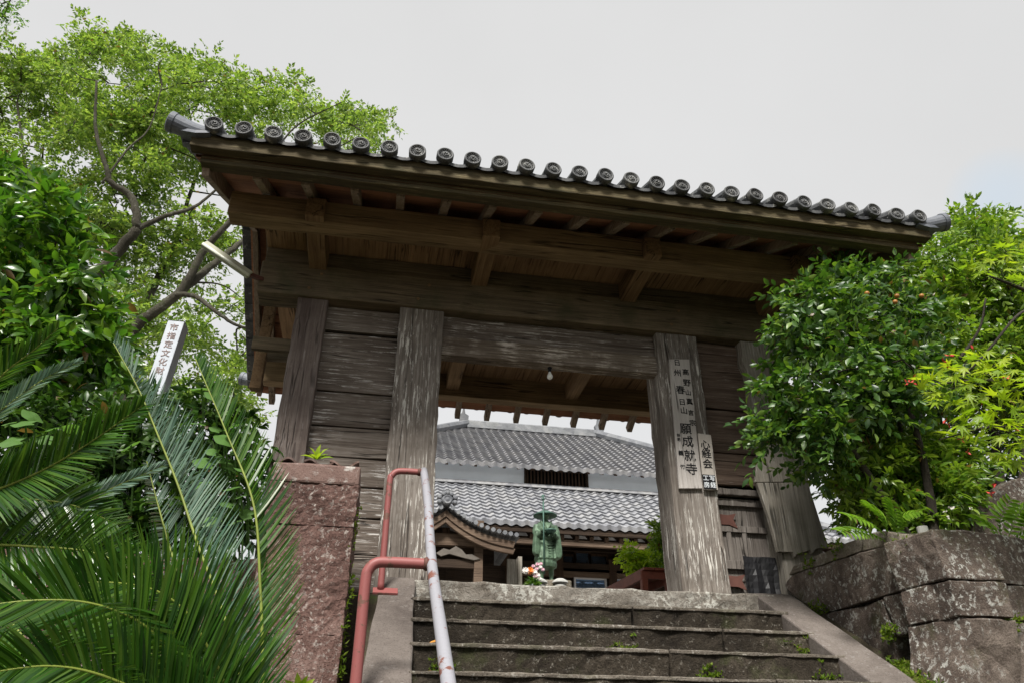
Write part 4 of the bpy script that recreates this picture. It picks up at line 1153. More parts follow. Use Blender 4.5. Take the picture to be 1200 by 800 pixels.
# arms: his right (image left) raised to the staff, his left bent holding the bowl; wide hanging sleeves
def sleeve(pts, rad): bod.tube(spline(pts, 4), np.interp(np.linspace(0, 1, (len(pts) - 1) * 4 + 1), np.linspace(0, 1, len(rad)), rad), 14)
X = lambda px_: sx_c + (px_ - 640) * p
sleeve([(X(630.5), SY, zq(616)), (X(628.8), SY - .03, zq(624)), (X(629.5), SY - .12, zq(629.5)), (X(633.5), SY - .19, zq(626))], [4.2 * p, 4.2 * p, 3.4 * p, 2.2 * p])
sleeve([(X(650.5), SY, zq(616)), (X(652.8), SY - .03, zq(624)), (X(651.5), SY - .12, zq(630)), (X(647.5), SY - .20, zq(629.5))], [4.2 * p, 4.0 * p, 3.2 * p, 2.3 * p])
# sleeve drapes
for s_, xs_, ye_ in ((-1, 628.8, 652), (1, 652.6, 655)):
    v = []
    for i, t in enumerate(np.linspace(0, 1, 9)):
        wdt = (3.0 + 2.6 * math.sin(min(1, t * 1.1) * math.pi * .6)) * p; z = zq(624 + (ye_ - 624) * t)
        cx = X(xs_ - s_ * 0 + s_ * .5 * t)
        for j in range(12):
            a_ = 2 * math.pi * j / 12; v.append((cx + wdt * math.cos(a_) * (.9 if t < .95 else .5), SY - .08 + .075 * math.sin(a_) * (1 + .2 * math.sin(j * 2.5)), z))
    f = [(i * 12 + j, i * 12 + (j + 1) % 12, (i + 1) * 12 + (j + 1) % 12, (i + 1) * 12 + j) for i in range(8) for j in range(12)] + [tuple(range(11, -1, -1)), tuple(96 + j for j in range(12))]
    bod.add(v, f)
# overlapping collar folds and sash
for s_ in (-1, 1): bod.tube([(X(640 + s_ * 6.5), SY - .07, zq(611)), (X(640 + s_ * 3.5), SY - .145, zq(618)), (X(640 - s_ * 3), SY - .165, zq(627))], .016, 8)
bod.tube([(X(630.5), SY - .10, zq(628)), (X(640), SY - .17, zq(633)), (X(650), SY - .10, zq(632))], .022, 8)
for k in range(5): bod.tube(spline([(X(633 + k), SY - .13, zq(636 + k * 2)), (X(640 + k * .4), SY - .178, zq(641 + k * 3)), (X(648), SY - .12, zq(639 + k * 3.2))], 4), .010, 6)
for k in range(7):
    xx = 631 + 3.0 * k; bod.tube([(X(xx), SY - .15 + .012 * abs(k - 3), zq(645)), (X(xx + .4), SY - .18 + .012 * abs(k - 3), zq(656.5))], .011, 6)
ob = bod.build('body', BRONZE, stt, fix=True)
rm_ = ob.modifiers.new('fuse', 'REMESH'); rm_.mode = 'VOXEL'; rm_.voxel_size = .011; rm_.use_smooth_shade = True
smd = ob.modifiers.new('soft', 'SMOOTH'); smd.iterations = 2; smd.factor = .5
# hands with five fingers, curled round the staff and under the bowl
def hand(c, fx, up_, grip):
    mb = MB(); c = Vector(c); fx = Vector(fx).normalized(); up_ = Vector(up_).normalized(); sd2 = fx.cross(up_)
    mb.bar(c - fx * .035, c + fx * .03, .06, .025, sd2, 2)
    for k in range(4):
        o_ = c + fx * .03 + up_ * (-.026 + .0175 * k); l = (.026, .031, .029, .022)[k]
        mb.tube([o_, o_ + fx * l, o_ + fx * l * 1.5 + sd2 * grip * .022, o_ + fx * l * 1.1 + sd2 * grip * .042], [.0085, .008, .0075, .006], 6)
    th = c - fx * .01 + up_ * .03
    mb.tube([th, th + up_ * .02 + sd2 * grip * .02 + fx * .015, th + up_ * .012 + sd2 * grip * .038 + fx * .03], [.010, .009, .007], 6)
    return mb
hx = X(634.4)
hand((hx - .012, SY - .215, zq(624.5)), (.5, -.5, .2), (0, .2, 1), -1).build('hand', BRONZE, stt, smooth=True)
hand((X(645), SY - .235, zq(630.2)), (-1, -.25, 0), (0, 1, .1), 1).build('hand', BRONZE, stt, smooth=True)
MB().lathe((hd[0], SY - .01, zq(603.8)), [(.13, .0), (13.8 * p, -.012), (13.9 * p, .004), (9 * p, .045), (4.5 * p, .075), (1.2 * p, .09), (.002, .092)], 30).build('hat', HAT, stt, smooth=True)
stf = MB(); stf.tube([(hx, SY - .245, zq(676)), (hx + .004, SY - .245, zq(590))], .013, 8)
stf.lathe((hx + .004, SY - .245, zq(590)), [(.015, -.02), (.024, 0), (.015, .02), (.02, .05), (.004, .09)], 8); stf.tube([(hx + .004 + .035 * math.cos(a_), SY - .245, zq(588.0) + .045 * math.sin(a_)) for a_ in np.linspace(0, 2 * math.pi, 17)], .006, 6)
stf.build('staff', HAT, stt, smooth=True)
MB().lathe((X(642.5), SY - .255, zq(629.3)), [(.03, 0), (.07, .018), (.095, .045), (.10, .065), (.09, .062), (.06, .03), (.002, .02)], 18).build('bowl', HAT, stt, smooth=True)

# small stones and flowers by the statue
for i, px_ in enumerate((632.5, 656.5)):
    c = at(px_, 682.5, 5.6)
    o = MB().lathe((c[0], c[1], c[2] - .9), [(.1, 0), (.1, .86), (.05, .88), (.13, .90), (.12, .93), (.06, .965), (.003, .97)], 14).build('stone_lantern' if False else 'capped_stone', plain('pale_stone', (.42, .42, .40), .85, .2), smooth=False)
    tag(o, ['small pale mushroom capped stone at the left foot of the bronze statue', 'small pale mushroom capped stone right of the bronze statue'][i], 'stone', 'capped stones by the statue')
fl = thing('flower_bouquet', at(625, 684, 5.3), 'bouquet of white pink and orange flowers at the foot of the statue', 'flowers')
c0 = at(625, 685, 5.3)
vm = MB().lathe((c0[0], c0[1], c0[2] - .35), [(.05, 0), (.06, .2), (.045, .33), (.055, .36)], 12).build('vase', plain('grey_vase', (.2, .22, .22), .4, .4), fl, smooth=True)
n = 90; O = np.tile(c0, (n, 1)) + rng.normal(0, .03, (n, 3)); D = rng.normal(0, 1, (n, 3)) * [1, .8, .5] + [0, 0, .8]
leaves('foliage', O, D, rng.normal(0, 1, (n, 3)) + [0, -1, .5], np.full(n, .13), np.full(n, .035), L['shrub'], fl)
def blossom(c, r, mat, nm='blossom'):
    P = []; D = []; N = []
    for ring, (tl2, k) in enumerate(((.15, 12), (.5, 10), (.9, 8))):
        for j in range(k):
            a_ = 2 * math.pi * j / k + ring * .3; ax = np.array([0, -1., .35]); ax /= np.linalg.norm(ax); e1 = np.array([1., 0, 0]); e2 = np.cross(ax, e1)
            d = (e1 * math.cos(a_) + e2 * math.sin(a_)) * math.cos(tl2) + ax * math.sin(tl2); P.append(c); D.append(d); N.append(ax)
    leaves(nm, np.array(P), np.array(D), np.array(N), np.full(len(P), r), np.full(len(P), r * .55), mat, fl, 'simple')
WHF = plain('white_petal', (.80, .76, .72), .6, .2, var=.05); ORF = plain('orange_petal', (.75, .25, .06), .6, .2, var=.15); PKF = plain('pink_petal', (.70, .45, .52), .6, .2, var=.1)
for (px_, py_, r, mt) in ((616, 668.5, .065, WHF), (621.5, 668.5, .07, ORF), (626, 670, .06, WHF), (630, 674, .05, WHF), (627.5, 675, .05, PKF), (630, 661, .04, PKF), (625, 663, .035, PKF), (633, 664, .04, WHF), (636, 667, .035, PKF), (632, 678, .045, WHF), (629, 666, .035, PKF), (634, 660, .03, PKF)):
    blossom(at(px_, py_, 5.28), r, mt)

# ================================================================== RED-BROWN BENCH
bt = thing('wooden_bench', (1.45, 2.3, -.12), 'red brown painted wooden bench just inside the gate by the right post', 'bench')
e1 = at(752, 668, 1.6); e2 = at(789, 669, 1.6); zt_ = float(e1[2]); dd = Vector((-.105, 1, 0)).normalized(); A_ = Vector((e1[0], 1.6, zt_)); B_ = Vector((e2[0], 1.6, zt_))
Ln = 1.9
for k in range(3):
    u0, u1 = k / 3 + .01, (k + 1) / 3 - .01
    a = A_ + (B_ - A_) * u0; b = A_ + (B_ - A_) * u1
    bevel(MB().prism([a - dd * .06, b - dd * .06, b + dd * Ln, a + dd * Ln], (0, 0, .028)).build('seat_slat', W['bench'], bt), .004)
bevel(MB().bar(A_ + Vector((0, 0, -.05)), A_ + dd * (Ln - .05) + Vector((0, 0, -.05)), .03, .095).build('apron', W['bench'], bt), .004)
bevel(MB().bar(B_ + Vector((0, 0, -.05)), B_ + dd * (Ln - .05) + Vector((0, 0, -.05)), .03, .095).build('apron', W['bench'], bt), .004)
bevel(MB().bar(A_ + Vector((0, .0, -.045)), B_ + Vector((0, .0, -.045)), .03, .085).build('end_rail', W['bench'], bt), .004)
for u in (.08, .80):
    for tt in (.02, Ln - .2):
        t0 = A_ + (B_ - A_) * u + dd * tt + Vector((0, 0, -.004)); b0 = Vector((t0.x + (.04 if u > .5 else -.02), t0.y, -.12))
        bevel(MB().bar(t0, b0, .07, .07, (0, 1, 0), 2).build('leg', W['bench'], bt), .005)
c = at(789, 655, 1.3)
rp = MB().box(c[0] - .03, c[0] + .03, 1.28, 1.34, -.12, float(at(789, 640, 1.3)[2])).build('red_pole', plain('vermilion_paint', (.28, .05, .03), .6, .3))
tag(bevel(rp, .004), 'slim vermilion pole standing against the inside of the right gate post', 'pole')

# ================================================================== VEGETATION
def crown_sprays(name, cents, rad, nper, length, nl, lmean, ratio, mat, parent, up=.5, droop=.2, flat=.6, kind='simple', spread=.9, out=None):
    """leafy twigs fanning out of every clump centre"""
    n = len(cents) * nper
    d = unit(rng.normal(0, 1, (n, 3)) * [1, 1, flat] + [0, 0, up * .6])
    c = np.repeat(cents, nper, axis=0); r = np.repeat(rad, nper)
    o = c + d * (r * rng.uniform(.15, .8, n))[:, None] * [1, 1, flat]
    if out is not None: d = unit(d + np.array(out))
    P, D, N, ln, wd = sprays(o, d, length * rng.uniform(.7, 1.3, n), nl, spread, lmean, ratio, droop=droop)
    return leaves(name, P, D, N, ln, wd, mat, parent, kind)

# ---- camphor tree behind the gate on the left
cam_t = thing('camphor_tree', at(150, 470, 9.) * [1, 1, 0] + [0, 0, -.1], 'huge spreading camphor tree with mossy limbs left of the gate roof', 'tree')
tb = MB()
base = at(140, 470, 9.); base[2] = -.1; base[0] -= .3
fork = at(146, 440, 9.)
sk = []
sk += limbs(tb, [base, (base + fork) / 2 + [.1, 0, 0], fork], .52, .36, 8, .02)
CL = {
 'a': ([fork, at(95, 425, 8.8), at(99, 345, 8.5), at(131, 304, 8.3), at(161, 268, 8.1)], .26, .16),
 'a2': ([at(161, 268, 8.1), at(155, 232, 8.0), at(131, 215, 7.8), at(124, 195, 7.7), at(112, 150, 7.6), at(113, 95, 7.4)], .15, .04),
 'a3': ([at(161, 268, 8.1), at(195, 253, 8.2), at(229, 242, 8.4), at(262, 215, 8.6)], .10, .04),
 'b': ([fork, at(150, 401, 8.6), at(163, 379, 8.5), at(210, 343, 8.3), at(240, 292, 8.1), at(270, 259, 7.9), at(300, 215, 7.7)], .26, .07),
 'b2': ([at(210, 343, 8.3), at(250, 310, 8.6), at(289, 279, 8.9), at(330, 240, 9.2)], .15, .07),
 'b3': ([at(205, 345, 8.3), at(230, 348, 8.0), at(255, 367, 7.8), at(280, 382, 7.7), at(315, 388, 7.6)], .10, .03),
 'c': ([fork, at(155, 390, 10.), at(178, 340, 10.6), at(200, 300, 11.), at(215, 250, 11.3), at(240, 180, 11.5)], .22, .06),
 'd': ([at(120, 215, 7.75), at(150, 175, 7.9), at(175, 150, 8.), at(190, 100, 8.1)], .05, .02),
 'e': ([at(99, 345, 8.5), at(80, 310, 9.2), at(92, 280, 9.6), at(128, 255, 9.8)], .10, .04),
 'f': ([at(95, 425, 8.8), at(60, 350, 9.5), at(40, 280, 10.), at(30, 200, 10.), at(20, 120, 10.)], .14, .04),
 'g': ([at(270, 259, 7.9), at(310, 200, 7.5), at(345, 150, 7.3), at(400, 120, 7.2)], .06, .02),
 'h': ([at(330, 240, 9.2), at(370, 190, 9.), at(420, 160, 8.8)], .05, .02),
}
for pts, r0, r1 in CL.values(): sk += limbs(tb, pts, r0 * .68, r1 * .68, 8, .10)
POLY = [(-90, 60), (-40, 55), (0, 50), (40, 42), (62, 62), (95, 44), (130, 32), (165, 28), (200, 42), (222, 62), (250, 57), (272, 78), (292, 90), (320, 80), (345, 74), (372, 92), (390, 118), (425, 108), (450, 125), (460, 158), (452, 200), (430, 230), (400, 240), (300, 260), (285, 300), (240, 330), (140, 340), (60, 330), (-90, 330)]
LOW = [(-90, 330), (60, 320), (240, 330), (305, 300), (330, 380), (330, 500), (240, 480), (130, 450), (60, 450), (-90, 450)]
def puffs(c, k, r):
    d = unit(rng.normal(0, 1, (len(c) * k, 3)) + [0, 0, .35]); return np.repeat(c, k, axis=0) + d * [1, 1, .6] * (r * rng.uniform(.6, 1.1, len(c) * k))[:, None]
PI_ = [(190 + (x - 190) * .93 - 6, 190 + (y - 190) * .90) for x, y in POLY]
ctr = puffs(poly_points(PI_, 118, 10.5, 2.0), 5, .75)
ctr = np.concatenate([ctr, poly_points(LOW, 150, 10.2, 1.8)])
# clumps along the skyline so that the outline breaks up into tufts
edge = []
for (x1, y1), (x2, y2) in zip(PI_[4:20], PI_[5:21]):
    for t in np.arange(0, 1, .34): edge.append(at(x1 + (x2 - x1) * t + rng.normal(0, 5), y1 + (y2 - y1) * t + 10 + rng.normal(0, 8), 9.3 + rng.normal(0, 1.2)))
ctr = np.concatenate([ctr, np.array(edge)])
twig_net(tb, ctr, sk, .013, 2, .10)
tb.build('trunk', BARK, cam_t, smooth=True, fix=False)
crown_sprays('crown', ctr, rng.uniform(.24, .50, len(ctr)), 15, .34, 10, .125, .5, L['camphor'], cam_t, up=.6, droop=.25, flat=.6, kind='tiny')

# a second camphor whose lowest twigs hang into the corner of the view
t2 = thing('overhanging_tree', (-9.5, 3., -.1), 'leafy twigs of another tree reaching into the upper left corner', 'tree')
tb = MB(); b_ = np.array([-9.5, 3., -.1]); q = at(-30, -10, 3.)
sk = limbs(tb, [b_, b_ + [.2, 0, 3.5], b_ + [.8, 0, 6.5], q + [-.4, 0, .4], q], .25, .03, 8)
cc = np.array([at(x, y, 3. + rng.normal(0, .4)) for x, y in ((-25, -20), (-12, 8), (6, 2), (14, 22), (-5, 30), (-30, 40), (-40, 0), (0, -25), (20, -20), (16, 10))])
twig_net(tb, cc, sk, .01, 1)
tb.build('trunk', BARK, t2, smooth=True, fix=False)
crown_sprays('crown', cc, np.full(len(cc), .16), 10, .2, 8, .07, .5, L['shrub'], t2)

# ---- glossy shrub on the left
def shrub(name, label, cat, polys, Y, dY, ncl, rad, nper, length, nl, lmean, ratio, mat, foot, kind='fine', bark=BARKD, stem_r=.05, flat=.7, droop=.2, up=.4, group=None, twr=.009, tw=2, nst=4):
    t = thing(name, foot, label, cat, group)
    c = poly_points(polys, ncl, Y, dY)
    mb = MB(); sk_ = []
    f_ = np.array(foot, float)
    top = c.mean(0)
    for k in range(nst):
        tg = c[rng.integers(len(c))] * .75 + top * .25
        sk_ += limbs(mb, [f_ + rng.normal(0, .06, 3) * [1, 1, 0], f_ * .55 + tg * .45 + rng.normal(0, .12, 3), tg], stem_r, stem_r * .25, 7, .05)
    twig_net(mb, c, sk_, twr, tw, .05)
    mb.build('stem' if cat in ('shrub', 'plant') else 'trunk', bark, t, smooth=True, fix=False)
    crown_sprays('foliage' if cat in ('shrub', 'plant') else 'crown', c, rng.uniform(.6, 1.2, len(c)) * rad, nper, length, nl, lmean, ratio, mat, t, up=up, droop=droop, flat=flat, kind=kind)
    return t
shrub('broadleaf_shrub', 'glossy bright green broadleaf shrub at the left edge under the big tree', 'shrub',
      [(-90, 205), (-30, 200), (20, 205), (55, 215), (80, 245), (100, 300), (122, 345), (128, 395), (118, 440), (95, 475), (40, 480), (-90, 490)], .6, .8, 150, .26, 9, .3, 8, .155, .40, L['shrub'], (at(20, 500, .9)[0], .9, -.2), droop=.45, up=.5)
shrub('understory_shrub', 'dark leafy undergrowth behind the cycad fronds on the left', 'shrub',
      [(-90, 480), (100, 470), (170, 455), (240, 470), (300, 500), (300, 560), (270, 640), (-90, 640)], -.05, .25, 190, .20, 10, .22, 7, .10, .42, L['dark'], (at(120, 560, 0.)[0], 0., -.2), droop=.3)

# ---- trees and shrubs on the right
shrub('camellia_tree', 'dense dark glossy camellia tree hiding the right end of the gate', 'tree',
      [(896, 468), (902, 440), (918, 415), (908, 385), (926, 352), (944, 340), (958, 320), (985, 305), (1010, 312), (1040, 300), (1066, 325), (1080, 370), (1100, 420), (1110, 470), (1060, 490), (1010, 500), (985, 530), (950, 556), (925, 545), (905, 548), (890, 500)],
      -1.25, .6, 165, .15, 11, .20, 9, .076, .50, L['camellia'], (at(1075, 600, -1.2)[0], -1.2, -.15), stem_r=.055, twr=.007, droop=.25)
shrub('camellia_tree', 'brighter taller camellia tree behind the dark one at the right edge', 'tree',
      [(1020, 330), (1050, 305), (1075, 280), (1098, 268), (1108, 252), (1140, 242), (1165, 238), (1190, 264), (1230, 280), (1300, 330), (1300, 460), (1200, 480), (1120, 470), (1070, 440), (1040, 380)],
      -.1, .6, 270, .19, 15, .22, 9, .082, .5, L['bright'], (at(1150, 600, .0)[0], .0, -.15), stem_r=.07, twr=.008)
shrub('evergreen_shrub', 'mid green leafy shrub growing between the camellia and the stone wall', 'shrub',
      [(975, 585), (985, 550), (1020, 520), (1080, 500), (1130, 520), (1145, 580), (1110, 622), (1050, 628), (1000, 615)],
      -1.0, .3, 120, .12, 10, .16, 8, .085, .36, L['bright'], (at(1075, 640, -.8)[0], -.8, -.15), stem_r=.025, twr=.005, droop=.35)
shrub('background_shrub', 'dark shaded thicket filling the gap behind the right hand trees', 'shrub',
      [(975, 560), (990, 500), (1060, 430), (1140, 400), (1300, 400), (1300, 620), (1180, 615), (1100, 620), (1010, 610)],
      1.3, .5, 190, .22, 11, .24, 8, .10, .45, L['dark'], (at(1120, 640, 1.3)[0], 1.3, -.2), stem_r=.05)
# maple sprays hanging in from the right
mt = thing('maple_tree', (at(1330, 700, -2.0)[0], -2.0, -.6), 'yellow green maple with pointed leaves and red seeds at the right edge', 'tree')
mb = MB(); f_ = np.array([at(1330, 700, -2.0)[0], -2.0, -.6]); sk = []
sk += limbs(mb, [f_, at(1330, 560, -2.0), at(1300, 440, -2.1), at(1260, 370, -2.2), at(1200, 340, -2.25), at(1160, 324, -2.3)], .06, .008, 8)
sk += limbs(mb, [at(1300, 480, -2.1), at(1220, 450, -2.2), at(1150, 445, -2.3), at(1080, 452, -2.4)], .03, .004, 8)
sk += limbs(mb, [at(1300, 480, -2.1), at(1230, 500, -2.2), at(1160, 500, -2.25), at(1100, 515, -2.3)], .025, .004, 8)
limbs(mb, [at(1210, 360, -1.6), at(1190, 372, -1.6), at(1160, 408, -1.6), at(1125, 445, -1.5)], .014, .010, 6)
limbs(mb, [at(1125, 420, -1.5), at(1148, 385, -1.55), at(1155, 350, -1.6)], .016, .008, 6)
MP = [[(1062, 455), (1085, 430), (1120, 412), (1160, 408), (1200, 420), (1290, 430), (1290, 560), (1200, 555), (1170, 545), (1140, 520), (1110, 508), (1125, 480), (1090, 470)],
      [(1110, 325), (1135, 300), (1160, 285), (1200, 275), (1290, 275), (1290, 345), (1200, 330), (1150, 325)]]
PP = np.concatenate([poly_points(MP[0], 400, -2.35, .25), poly_points(MP[1], 110, -2.35, .2)])
n = len(PP); D = rng.normal(0, .55, (n, 3)) + np.array([-.75, -.35, -.28]); N = rng.normal(0, .33, (n, 3)) + np.array([0, -.45, .85])
leaves('crown', PP, D, N, rng.uniform(.075, .125, n), rng.uniform(.075, .125, n) * 1.0, L['maple'], mt, 'maple')
twig_net(mb, PP, sk, .003, 3, .02)
mb.build('trunk', BARKD, mt, smooth=True, fix=False)
SP = [at(x + rng.normal(0, 2), y + rng.normal(0, 2), -2.42) for x, y in [(1066, 446), (1068, 449), (1064, 450), (1067, 442), (1107, 424), (1110, 428), (1108, 490), (1106, 494), (1140, 408), (1128, 517), (1165, 570), (1160, 575), (1180, 440), (1150, 470), (1135, 530), (1190, 500), (1112, 420)] for _ in range(3)]
SP = np.array(SP); n = len(SP)
for k in range(0, n, 3): leaves('seed_cluster', np.repeat(SP[k:k + 1], 3, axis=0), rng.normal(0, 1, (3, 3)), rng.normal(0, 1, (3, 3)), np.full(3, .035), np.full(3, .014), SEED, mt)
# a few orange-brown fruits in the camellia
FR = plain('russet_fruit', (.30, .13, .025), .45, .4)
for i, (px_, py_) in enumerate(((1080, 347), (1051, 347), (1016, 344), (1049, 354))):
    c = at(px_, py_, -1.95); m = MB(); m.lathe(c, [(.003, -.02), (.014, -.016), (.021, -.003), (.018, .011), (.006, .019), (.002, .021)], 12)
    o = m.build('camellia_fruit', FR, smooth=True)
    tag(o, ['round orange camellia fruit furthest right of four among dark leaves', 'orange camellia fruit in the middle of the dark crown above a lower one', 'orange camellia fruit furthest left of four among dark leaves', 'brownish camellia fruit hanging just below the middle orange one'][i], 'fruit', 'camellia fruits')

# ---- ferns on the wall
def fern(foot, specs, label):
    t = thing('fern', foot, label, 'fern', 'ferns on the stone wall')
    for pts in specs:
        q = spline(pts, 6); m = len(q); P = []; D = []; N = []; ln = []
        for i in range(2, m):
            tt = i / (m - 1); T_ = unit(q[min(i + 1, m - 1)] - q[i - 1])
            up_ = np.array([0, -.7, .7]); S_ = unit(np.cross(T_, up_))
            for s_ in (-1, 1):
                for e in (0, .5):
                    P.append(q[i] * (1 - e * .5) + q[i - 1] * e * .5); D.append(T_ * .45 + S_ * s_ + np.array([0, 0, -.15])); N.append(np.cross(S_, T_) + rng.normal(0, .15, 3)); ln.append(.095 * math.sin(math.pi * min(1, .22 + .78 * (1 - tt) ** .8)) + .012)
        ln = np.array(ln)
        fo = leaves('frond', np.array(P), np.array(D), np.array(N), ln, ln * .24, L['fern'], t, 'fine')
        MB().tube(q, [.004 * (1 - .7 * i / (m - 1)) for i in range(m)], 5).build('stalk', L['fern'], fo, smooth=True, fix=False)
    return t
def fp(lst, Y, dY=-.12): return [at(x, y, Y + dY * i) for i, (x, y) in enumerate(lst)]
fern(at(1045, 632, -1.5), [fp([(1045, 634), (1020, 612), (992, 603)], -1.5), fp([(1045, 634), (1032, 605), (1020, 590)], -1.5), fp([(1048, 634), (1056, 606), (1078, 598)], -1.5), fp([(1045, 634), (1050, 610), (1046, 588)], -1.5), fp([(1045, 636), (1012, 622), (985, 622)], -1.5)], 'bright fern on the wall top near the gate post')
fern(at(1175, 635, -1.45), [fp([(1175, 640), (1172, 610), (1185, 585)], -1.45), fp([(1175, 640), (1160, 615), (1148, 606)], -1.45), fp([(1178, 640), (1190, 608), (1205, 588)], -1.45), fp([(1175, 642), (1155, 630), (1130, 626)], -1.45), fp([(1180, 642), (1200, 625), (1222, 615)], -1.45)], 'bright fern in front of the slanted upright stone')
# small white wild flowers
wf = thing('wild_flowers', at(1112, 632, -1.5), 'tiny white wild flowers on thin stems between the two ferns', 'flowers')
for x, y in ((1113, 595), (1108, 599), (1116, 594), (1138, 596), (1111, 606)):
    c = at(x, y, -1.55); g_ = at(x + 4, 635, -1.5)
    MB().tube(spline([g_, (g_ + c) / 2 + [.01, 0, 0], c], 4), .0022, 5).build('stem', L['weed'], wf, smooth=True, fix=False)
    k = 9; leaves('blossom', np.tile(c, (k, 1)), rng.normal(0, 1, (k, 3)) + [0, -.4, .3], rng.normal(0, 1, (k, 3)), np.full(k, .02), np.full(k, .014), WHF, wf)

# ---- cycads
def frond(name, pts, A, B, ll, parent, mat=L['cycad'], n=74, wd=.0118, ca=.62, droop=.10, sides=(1, 1)):
    n = int(n * 1.6); q = np.array(spline(pts, 10)); m = len(q)
    seg = np.concatenate([[0], np.cumsum(np.linalg.norm(np.diff(q, axis=0), axis=1))]); seg /= seg[-1]
    V = []; F = []
    A = np.array(A, float); B = np.array(B, float)
    for i in range(n):
        t = .08 + .92 * i / (n - 1) + rng.normal(0, .002); t = min(1., t)
        p = np.array([np.interp(t, seg, q[:, k]) for k in range(3)]); e = min(1, t + .03); b_ = max(0, t - .03)
        T_ = unit(np.array([np.interp(e, seg, q[:, k]) - np.interp(b_, seg, q[:, k]) for k in range(3)]))
        prof_ = min(1, (t - .05) / .18) ** .6 * (1 - .72 * max(0, (t - .55) / .45) ** 1.6)
        for sdi, dv_ in enumerate((A, B)):
            if not sides[sdi]: continue
            dv2 = dv_ - T_ * np.dot(dv_, T_); dv2 = unit(dv2)
            c_ = ca + .45 * max(0, t - .6) + rng.normal(0, .035)
            d = unit(T_ * c_ + dv2 * (1 - .25 * t) + rng.normal(0, .035, 3)); nrm = unit(np.cross(T_, dv2)); wv_ = unit(np.cross(d, nrm)) ; wv_ = T_ * .9 + nrm * (.35 + rng.normal(0, .5)); wv_ = unit(wv_ - d * np.dot(wv_, d))
            l_ = ll * prof_ * rng.uniform(.93, 1.05); k = len(V)
            for u, wfac in ((0, .7), (.35, 1.), (.7, .85), (1., .08)):
                c = p + d * l_ * u + np.array([0, 0, -1.]) * droop * l_ * u * u + T_ * .05 * l_ * u * u
                V += [c - wv_ * wd * .5 * wfac, c + wv_ * wd * .5 * wfac]
            for j in range(3): F.append((k + 2 * j, k + 2 * j + 1, k + 2 * j + 3, k + 2 * j + 2))
    o = npobj(name, V, F, mat, parent)
    MB().tube(q, [.0095 * (1 - .7 * i / (m - 1)) for i in range(m)], 7).build('rachis', RACHIS, o, smooth=True, fix=False)
    return o
def fr3(lst): return [at(x, y, Y) for x, y, Y in lst]
def cycad_trunk(parent, c, h):
    m = MB(); v = []; pr_ = []
    for i in range(26):
        z = c[2] - h + (h - .0) * i / 25; pr_.append((.17 + .018 * ((i % 2) * 2 - 1) + .02 * (1 - i / 25), z - c[2]))
    m.lathe(c, pr_ + [(.05, .06)], 20); o = m.build('trunk', BARKD, parent); rough(o, .2, .015, 9, 5, 0, .01)
C1 = at(300, 905, -2.95)
cy1 = thing('cycad', (C1[0], C1[1], C1[2] - 1.2), 'large cycad with upright and arching dark green fronds in the left foreground', 'cycad', 'cycads in the foreground')
cycad_trunk(cy1, C1, 1.3)
frond('frond', fr3([(306, 900, -2.95), (308, 794, -2.9), (305, 690, -2.85), (297, 590, -2.8), (266, 508, -2.72), (229, 420, -2.65)]), (1, 0, .15), (.1, 1, .25), .27, cy1, n=92, ca=.95, droop=.0)
frond('frond', fr3([(298, 900, -2.9), (268, 740, -2.7), (231, 635, -2.55), (209, 569, -2.45), (187, 514, -2.4), (162, 455, -2.35), (133, 402, -2.3)]), (.95, -.35, -.05), (.55, .75, .2), .36, cy1, mat=L['cycad_sheen'], n=130, ca=.75, droop=.22, wd=.011)['label'] = 'frond with bluish sky sheen in its colour'
frond('frond', fr3([(296, 895, -2.7), (240, 760, -2.35), (205, 660, -2.2), (185, 590, -2.1), (172, 540, -2.05)]), (.9, -.3, -.2), (-.6, .7, .3), .22, cy1, mat=L['cycad_sheen'], n=70, droop=.15)
FU, FD = (.05, -.25, 1), (-.1, -.75, -.7)
frond('frond', fr3([(293, 900, -3.0), (262, 800, -3.12), (242, 756, -3.18), (218, 717, -3.24), (181, 691, -3.30), (130, 682, -3.36), (71, 684, -3.42)]), FU, FD, .31, cy1, n=96, ca=.6, droop=.0)
frond('frond', fr3([(285, 905, -3.05), (222, 800, -3.25), (192, 756, -3.35), (159, 726, -3.42), (104, 706, -3.5), (40, 703, -3.56), (-40, 712, -3.6)]), FU, FD, .30, cy1, n=96, ca=.6, droop=.0)
frond('frond', fr3([(280, 905, -3.1), (190, 830, -3.4), (130, 795, -3.55), (60, 780, -3.65), (-30, 790, -3.75)]), FU, FD, .28, cy1, n=84)
frond('frond', fr3([(290, 900, -2.8), (200, 790, -2.5), (120, 720, -2.4), (50, 670, -2.3), (-20, 640, -2.2)]), (.2, -.4, .9), (-.1, -.3, -1), .29, cy1, n=84)
frond('frond', fr3([(288, 900, -2.85), (170, 760, -2.65), (90, 740, -2.6), (0, 760, -2.6), (-70, 800, -2.6)]), (.1, -.3, 1), (-.1, -.3, -1), .28, cy1, n=84)
frond('frond', fr3([(285, 910, -2.8), (150, 840, -2.8), (60, 850, -2.85), (-20, 880, -2.9)]), (.1, -.3, 1), (0, -.4, -1), .27, cy1, n=80)
frond('frond', fr3([(310, 910, -2.8), (330, 860, -2.6), (345, 840, -2.3), (352, 850, -2.0)]), (.4, -.2, .9), (-.6, -.3, .5), .2, cy1, n=50)
frond('frond', fr3([(270, 915, -3.2), (200, 880, -3.6), (120, 870, -3.9), (20, 900, -4.1)]), FU, FD, .25, cy1, n=70)
C2 = at(-150, 650, -2.7)
cy2 = thing('cycad', (C2[0], C2[1], C2[2] - 1.4), 'second cycad whose fronds reach in from the left edge', 'cycad', 'cycads in the foreground')
cycad_trunk(cy2, C2, 1.5)
DN, DB = (.25, -.35, -1), (0, -.6, .75)
